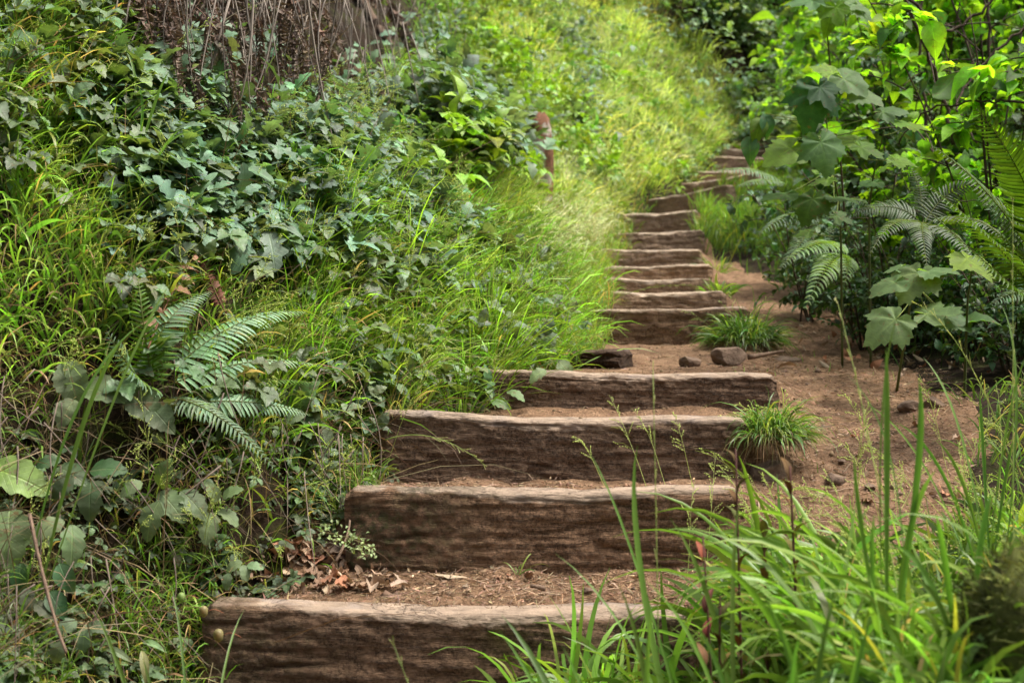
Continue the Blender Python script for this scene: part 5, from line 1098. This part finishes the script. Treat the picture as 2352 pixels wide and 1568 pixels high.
# pine straw and thin twigs on the path
TW = []
for i in range(4):
    A = Acc(); p = np.cumsum(np.concatenate([[[0, 0, 0]], rg.standard_normal((5, 3)) * [.006, .003, .001] + [.014, 0, 0]]), 0); tube(A, p - p.mean(0), np.linspace(.0016, .0009, 6), 4, (.36, .25, .17)); me = A.mesh('twig'); me.materials.append(M['straw']); TW.append(me)
for i in range(60):
    px, py = (rg.uniform(950, 1560), rg.uniform(1322, 1372)) if i < 26 else (rg.uniform(1740, 2200), rg.uniform(780, 1290))
    p = G(px, py, dmin=3); o = bpy.data.objects.new('twig', TW[i % 4]); C.objects.link(o); s = rg.uniform(.4, 1.5); o.scale = (s, s, s); o.location = tuple(p + (0, 0, .004)); o.rotation_euler = (0, rg.normal(0, .08), rg.uniform(0, 3.1))
    tag(o, 'short dry twig lying on the lowest tread' if i < 26 else 'short dry twig lying on the dirt path', 'twig', 'twigs on the lowest tread' if i < 26 else 'twigs on the path')

# ------------------------------------------------------------------ thimbleberry plants on the right: stem + single broad leaves
def leafy_plant(label, base, stem_pts, leaves, seed, name='thimbleberry', mat='bigleaf', stemcol=(.10, .12, .04), r=.006):
    rng = np.random.default_rng(seed); base = np.array(base); e = tag(empty(name, base), label, 'leafy plant'); A = Acc()
    ctrl = [base] + [at(*p) for p in stem_pts]; ctrl = np.array(ctrl); s = np.linspace(0, 1, len(ctrl)); ss = np.linspace(0, 1, 26); P = np.stack([np.interp(ss, s, ctrl[:, i]) for i in range(3)], 1)
    for _ in range(3): P[1:-1] = (P[:-2] + P[1:-1] * 2 + P[2:]) / 4
    tube(A, P, np.linspace(r, r * .4, 26), 7, stemcol)
    for px, py, dd, sp, dx, dy, ny, col, k in leaves:
        s_ = sp / FPX * dd * .53; d = norm(np.array([dx, -.25 + rng.normal(0, .1), -dy])); n = norm(np.array([rng.normal(0, .15), -ny, 1.0 - ny * .5])); p = at(px, py, dd) - d * s_ * .25
        L = Acc(); T = T_PALM[k % 4] if k < 10 else (T_OVATE if k == 10 else T_BRAM)
        if k >= 10: s_ = sp / FPX * dd; p = at(px, py, dd) - d * s_ * .5
        scatter(L, T, p, d, n, s_, vary(np.array(col), 1, .08, .05, rng)); L.obj('leaf', M[mat], e, base)
        j = int(np.argmin(np.linalg.norm(P - (p - (0, 0, .06)), axis=1))); tube(A, bez(P[j], (P[j] + p) / 2 + (0, 0, -.015), p, 7), .0018, 5, (.16, .20, .05), False)
    A.obj('stem', M['straw'], e, base); return e
DK = np.array([.035, .085, .035]); MD = np.array([.07, .135, .035]); BR = LF_BRIGHT; SI = np.array([.115, .185, .075])
leafy_plant('thimbleberry with broad dark drooping leaf at its centre, right of the far steps', onground(at(1935, 640, 6.4)), [(1930, 480, 6.2), (1905, 360, 6.0), (1890, 200, 5.9)], [
 (1868, 235, 5.7, 175, -.2, 1, .8, DK, 1), (1890, 215, 5.7, 120, .5, 1, .8, DK, 2), (1800, 350, 5.7, 150, -.8, .4, .6, BR * .7, 3), (1890, 345, 5.6, 150, .2, .9, .9, SI, 1), (1950, 190, 5.8, 130, .9, .6, .5, SI, 3), (1900, 165, 5.9, 100, -.6, -.2, .6, BR, 0), (1985, 222, 5.8, 120, .9, .3, .4, SI, 3),
 (2040, 255, 5.8, 110, .9, -.2, .5, SI * .9, 1), (2065, 280, 5.8, 120, .9, .25, .3, BR * .75, 0), (1950, 325, 5.8, 130, -.9, .1, .45, BR * .75, 0), (1990, 345, 5.7, 110, .8, .4, .5, BR * .6, 2), (2068, 372, 5.6, 100, 1, .15, .35, BR * .7, 0), (1740, 300, 6.0, 70, -.3, 1, .8, BR * .6, 10), (1722, 345, 6.0, 70, 0, 1, .8, DK * 1.6, 10), (1760, 290, 6.0, 60, .1, 1, .8, DK * 1.6, 10),
 (1790, 448, 5.9, 120, -1, .1, .25, MD, 3), (1860, 470, 5.9, 130, -.3, .5, .3, MD, 1), (1930, 455, 5.9, 110, 1, .1, .25, MD, 3), (1890, 415, 6.0, 90, -1, .2, .3, BR * .7, 0), (1930, 500, 6, 80, .8, .4, .5, MD, 2), (1850, 535, 6.1, 70, -1, .2, .4, BR * .5, 0)], 1)
leafy_plant('slim stemmed plant with top rosette of pale leaves, above the thimbleberry', onground(at(1960, 600, 7.2)), [(1925, 300, 6.9), (1905, 150, 6.8), (1893, 20, 6.7)], [
 (1850, 5, 6.7, 120, -.9, .1, .5, SI, 0), (1900, -10, 6.7, 130, -.2, .7, .7, SI * 1.1, 1), (1950, 10, 6.7, 120, .9, .3, .5, SI, 0), (1920, 30, 6.6, 90, .1, 1, .8, BR * .8, 2), (1980, 30, 6.7, 100, .9, .9, .5, SI, 3), (1900, 60, 6.7, 60, -.3, 1, .8, BR * .8, 10)], 2, stemcol=(.08, .05, .035))
leafy_plant('low plant with wide pale flat leaves at the right edge of the path', onground(at(2060, 760, 5.6)), [(2090, 700, 5.4), (2110, 660, 5.3)], [
 (2060, 615, 5.3, 80, -.8, .2, .25, SI * 1.1, 0), (2100, 640, 5.2, 170, -.5, .5, .4, SI * 1.1, 1), (2150, 622, 5.2, 130, .9, -.1, .25, SI * 1.1, 3), (2040, 655, 5.2, 130, -.9, .35, .3, SI, 3), (2040, 745, 5.0, 170, -.8, .5, .6, SI * .8, 1), (2150, 720, 5.1, 160, .9, -.1, .4, SI * .9, 2), (2190, 735, 5.1, 120, .9, .4, .6, SI * .8, 3), (2250, 735, 5.1, 90, .9, -.2, .3, MD, 10)], 3)
leafy_plant('single wide bright umbrella shaped leaf on a tall green stalk at right', onground(at(2215, 735, 5.2)), [(2222, 690, 5.05), (2232, 618, 4.95)], [(2235, 605, 4.9, 170, .2, .2, .12, BR * .8, 0)], 4)
leafy_plant('plant with small yellow green leaf held out before the dark ferns', onground(at(2000, 560, 6.4)), [(1995, 480, 6.3), (2005, 400, 6.2), (2030, 300, 6.1)], [(2068, 368, 6.0, 95, 1, .3, .35, BR * .9, 0), (2100, 290, 6.1, 90, .9, .2, .3, BR * .7, 0), (2000, 420, 6.2, 80, -1, .1, .3, MD, 3)], 5)
# small plant on the path by the thin pale step
# ------------------------------------------------------------------ shrubs
def shrub_mesh(seed, h=1.6, spread=.9, nst=7, nleaf=900, lsize=.085, col=LF_BRIGHT, T=None, mat='bigleaf', tocam=False, droop=.5, col2=None, p2=.25):
    rng = np.random.default_rng(seed); B = Acc(); Lf = Acc(); P = []; D = []
    for i in range(nst):
        a = rng.uniform(0, 6.28); top = np.array([math.cos(a) * spread * rng.uniform(.3, 1), math.sin(a) * spread * rng.uniform(.3, 1), h * rng.uniform(.6, 1.05)]); mid = top * [.35, .35, .6] + rng.standard_normal(3) * .07
        c = bez((rng.normal(0, .05), rng.normal(0, .05), 0), mid, top, 12); tube(B, c, np.linspace(.011, .004, 12) * rng.uniform(.6, 1.2), 5, (1, 1, 1))
        for j in range(7):
            t = rng.uniform(.25, 1); q = c[int(t * 11)]; b = rng.uniform(0, 6.28); ln = spread * rng.uniform(.25, .6); e = q + np.array([math.cos(b) * ln, math.sin(b) * ln, ln * rng.uniform(-.3, .5)]); sb = bez(q, (q + e) / 2 + (0, 0, ln * .2), e, 7)
            tube(B, sb, np.linspace(.0045, .0018, 7), 4, (1, 1, 1), False)
            k = max(2, int(nleaf / nst / 7)); tt = rng.uniform(.1, 1, k); pos = np.stack([np.interp(tt, np.linspace(0, 1, 7), sb[:, i2]) for i2 in range(3)], 1); P.append(pos + rng.standard_normal((k, 3)) * .02); D.append(np.tile(norm(e - q), (k, 1)) + rng.standard_normal((k, 3)) * .75 + [0, 0, -.25])
    P = np.concatenate(P); D = norm(np.concatenate(D)); K = len(P); n = norm(rng.standard_normal((K, 3)) * .38 + [0, -.15, 1]); c = vary(col, K, .22, .1, rng)
    if col2 is not None: m_ = rng.random(K) < p2; c[m_] = vary(col2, m_.sum(), .2, .1, rng)
    scatter(Lf, T or T_OVATE, P, D, n, lsize * np.exp(rng.normal(0, .28, K)), c)
    return B.mesh('branches'), Lf.mesh('foliage')
SHR = {
 'bright': shrub_mesh(1, 1.7, .85, 8, 800, .095, LF_BRIGHT * 1.45, T_OVATE, col2=MD, p2=.28),
 'maple': shrub_mesh(2, 1.5, .8, 8, 420, .085, LF_BRIGHT * .75, T_PALMLOW, col2=MD),
 'far': shrub_mesh(3, 1.8, 1.1, 9, 1500, .10, np.array([.19, .33, .06]), T_LOW, col2=LF_BLUE_SHEEN * 1.4),
 'blue': shrub_mesh(4, 1.0, 1.0, 9, 1300, .075, LF_BLUE_SHEEN * 1.7, T_LOWOAK, col2=LF_BRIGHT),
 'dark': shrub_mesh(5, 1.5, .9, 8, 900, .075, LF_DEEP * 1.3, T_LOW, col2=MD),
}
for k, (b_, f_) in SHR.items(): b_.materials.append(M['stem_brown']); f_.materials.append(M['leaf'] if k in ('blue', 'dark') else M['bigleaf'])
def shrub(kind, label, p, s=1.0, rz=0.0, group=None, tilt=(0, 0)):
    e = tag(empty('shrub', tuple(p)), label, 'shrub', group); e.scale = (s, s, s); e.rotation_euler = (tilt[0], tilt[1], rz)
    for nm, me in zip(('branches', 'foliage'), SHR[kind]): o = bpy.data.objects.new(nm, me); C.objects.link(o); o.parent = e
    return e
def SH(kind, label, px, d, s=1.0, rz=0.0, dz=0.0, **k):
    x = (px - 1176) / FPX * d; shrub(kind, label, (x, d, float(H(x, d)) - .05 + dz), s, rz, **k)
SH('bright', 'bright yellow green shrub at the right edge over the sword fern', 2290, 6.6, .95, .3)
SH('bright', 'sunlit shrub with dark bare branches in the upper right corner', 2330, 8.6, 1.25, 2.1)
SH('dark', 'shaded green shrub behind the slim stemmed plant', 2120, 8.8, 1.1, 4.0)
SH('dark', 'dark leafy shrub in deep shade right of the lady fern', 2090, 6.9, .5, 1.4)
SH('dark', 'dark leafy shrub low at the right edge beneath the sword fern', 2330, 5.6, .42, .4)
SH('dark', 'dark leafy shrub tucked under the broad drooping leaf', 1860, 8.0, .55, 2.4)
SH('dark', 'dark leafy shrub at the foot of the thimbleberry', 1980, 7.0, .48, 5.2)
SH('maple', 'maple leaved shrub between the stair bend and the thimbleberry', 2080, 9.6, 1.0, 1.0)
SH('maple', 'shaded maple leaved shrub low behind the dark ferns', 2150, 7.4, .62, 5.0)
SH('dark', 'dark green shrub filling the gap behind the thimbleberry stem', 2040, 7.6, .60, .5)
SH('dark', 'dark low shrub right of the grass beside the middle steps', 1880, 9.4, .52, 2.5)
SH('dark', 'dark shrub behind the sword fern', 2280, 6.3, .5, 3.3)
SH('bright', 'tall bright shrub against the top edge, right of centre', 2060, 12.5, 1.4, .7)
SH('far', 'airy shrub at the top right behind the corner shrub', 2300, 12.5, 1.5, 3.0)
SH('maple', 'light shrub leaning over the last steps', 1930, 16.5, .8, 2.2)
SH('far', 'light shrub right of the stair bend', 1985, 14.5, 1.1, 1.2)
SH('far', 'green shrub in front of the far slope, right of the path top', 1900, 20, 1.2, 4.1)
SH('far', 'pale green shrub high on the far slope near the top edge', 1790, 27, 1.5, .2)
SH('far', 'rounded green shrub on the far slope right of the pale one', 1900, 25, 1.6, 1.9)
SH('far', 'tall green shrub on the far slope under the top edge', 2020, 22, 1.8, 2.6)
SH('far', 'large green shrub far back behind the corner branches', 2170, 19, 1.9, 5.5)
SH('far', 'distant shrub at the right end of the far slope', 2330, 18, 1.8, .9)
SH('blue', 'bluish leaved shrub spreading left of the far hollow', 1660, 24.5, 1.4, 1.1)
SH('blue', 'bluish shrub at the top edge above the bright grass slope', 1590, 28, 1.5, 3.4)
SH('blue', 'low bluish shrub by the path top', 1770, 22.5, 1.0, 4.4)
SH('blue', 'grey blue shrub below the far hollow', 1850, 23.0, 1.1, .4)
SH('blue', 'small bluish bush at the edge of the bright grass slope', 1700, 21.0, .8, 2.0)
SH('blue', 'sprawling pale bush on the skyline of the grass slope', 1500, 25.0, 1.2, 2.9)
for i in range(16):      # far wood closing the view
    px = 1380 + i * 78 + 30 * math.sin(i * 5); d = 31 + 4 * math.sin(i * 2.3); SH('far' if i % 3 else 'blue', 'distant leafy shrub of the far wooded slope along the top edge', px, d, 1.7 + .3 * math.sin(i), i * 1.7, group='shrubs of the far wooded slope')
SH('bright', 'small bright bush on the left bank above the hollow edge', 1130, 8.6, .32, .8, dz=-.05)
SH('maple', 'little light green bush at the top of the bank, right of the hollow', 1040, 8.0, .28, 1.8)
# bare dark branches in the upper right
def branch(label, pts, r0, r1, mat='stem_brown', name='branch'):
    A = Acc(); c = np.array([at(*p) for p in pts]); s = np.linspace(0, 1, len(c)); ss = np.linspace(0, 1, 22); P = np.stack([np.interp(ss, s, c[:, i]) for i in range(3)], 1)
    for _ in range(2): P[1:-1] = (P[:-2] + P[1:-1] * 2 + P[2:]) / 4
    rg = np.random.default_rng(int(abs(P.sum()) * 100)); P += rg.standard_normal(P.shape) * .006; tube(A, P, np.linspace(r0, r1, 22), 7, (1, 1, 1), wob=.2)
    for i in range(5, 20, 3):
        e = P[i] + rg.standard_normal(3) * .12 + (0, 0, .08); tube(A, bez(P[i], (P[i] + e) / 2 + (0, 0, .02), e, 6), np.linspace(r1 * .6, r1 * .3, 6), 4, (1, 1, 1), False)
    return tag(A.obj(name, M[mat], origin=tuple(P[0])), label, 'branch')
branch('thick leaning brown stem crossing the upper right greenery', [(2190, 330, 7.0), (2160, 200, 7.0), (2100, 60, 6.9), (2050, -60, 6.8)], .011, .008)
branch('dark branch rising to the right corner from the leaning stem', [(2090, 0, 7.2), (2170, 80, 7.2), (2260, 20, 7.2), (2330, -60, 7.2)], .009, .006)
branch('bare dark branch sloping down through the bright shrub', [(2352, 60, 7.4), (2250, 150, 7.4), (2190, 240, 7.3), (2240, 330, 7.2)], .008, .005)
branch('tangled low branch under the bright leaves at the right edge', [(2352, 240, 6.2), (2250, 230, 6.2), (2130, 250, 6.3), (2060, 330, 6.4)], .006, .003)
branch('thin dark upright stem near the top right', [(2130, 300, 8.4), (2110, 150, 8.4), (2120, -50, 8.4)], .010, .008)
branch('straight dark stem left of the top right corner', [(2290, 320, 8.2), (2270, 120, 8.2), (2265, -50, 8.2)], .010, .008)
branch('fallen grey stick lying on the far slope by the bluish shrubs', [(1840, 100, 20), (1880, 80, 20), (1950, 50, 20)], .02, .012)
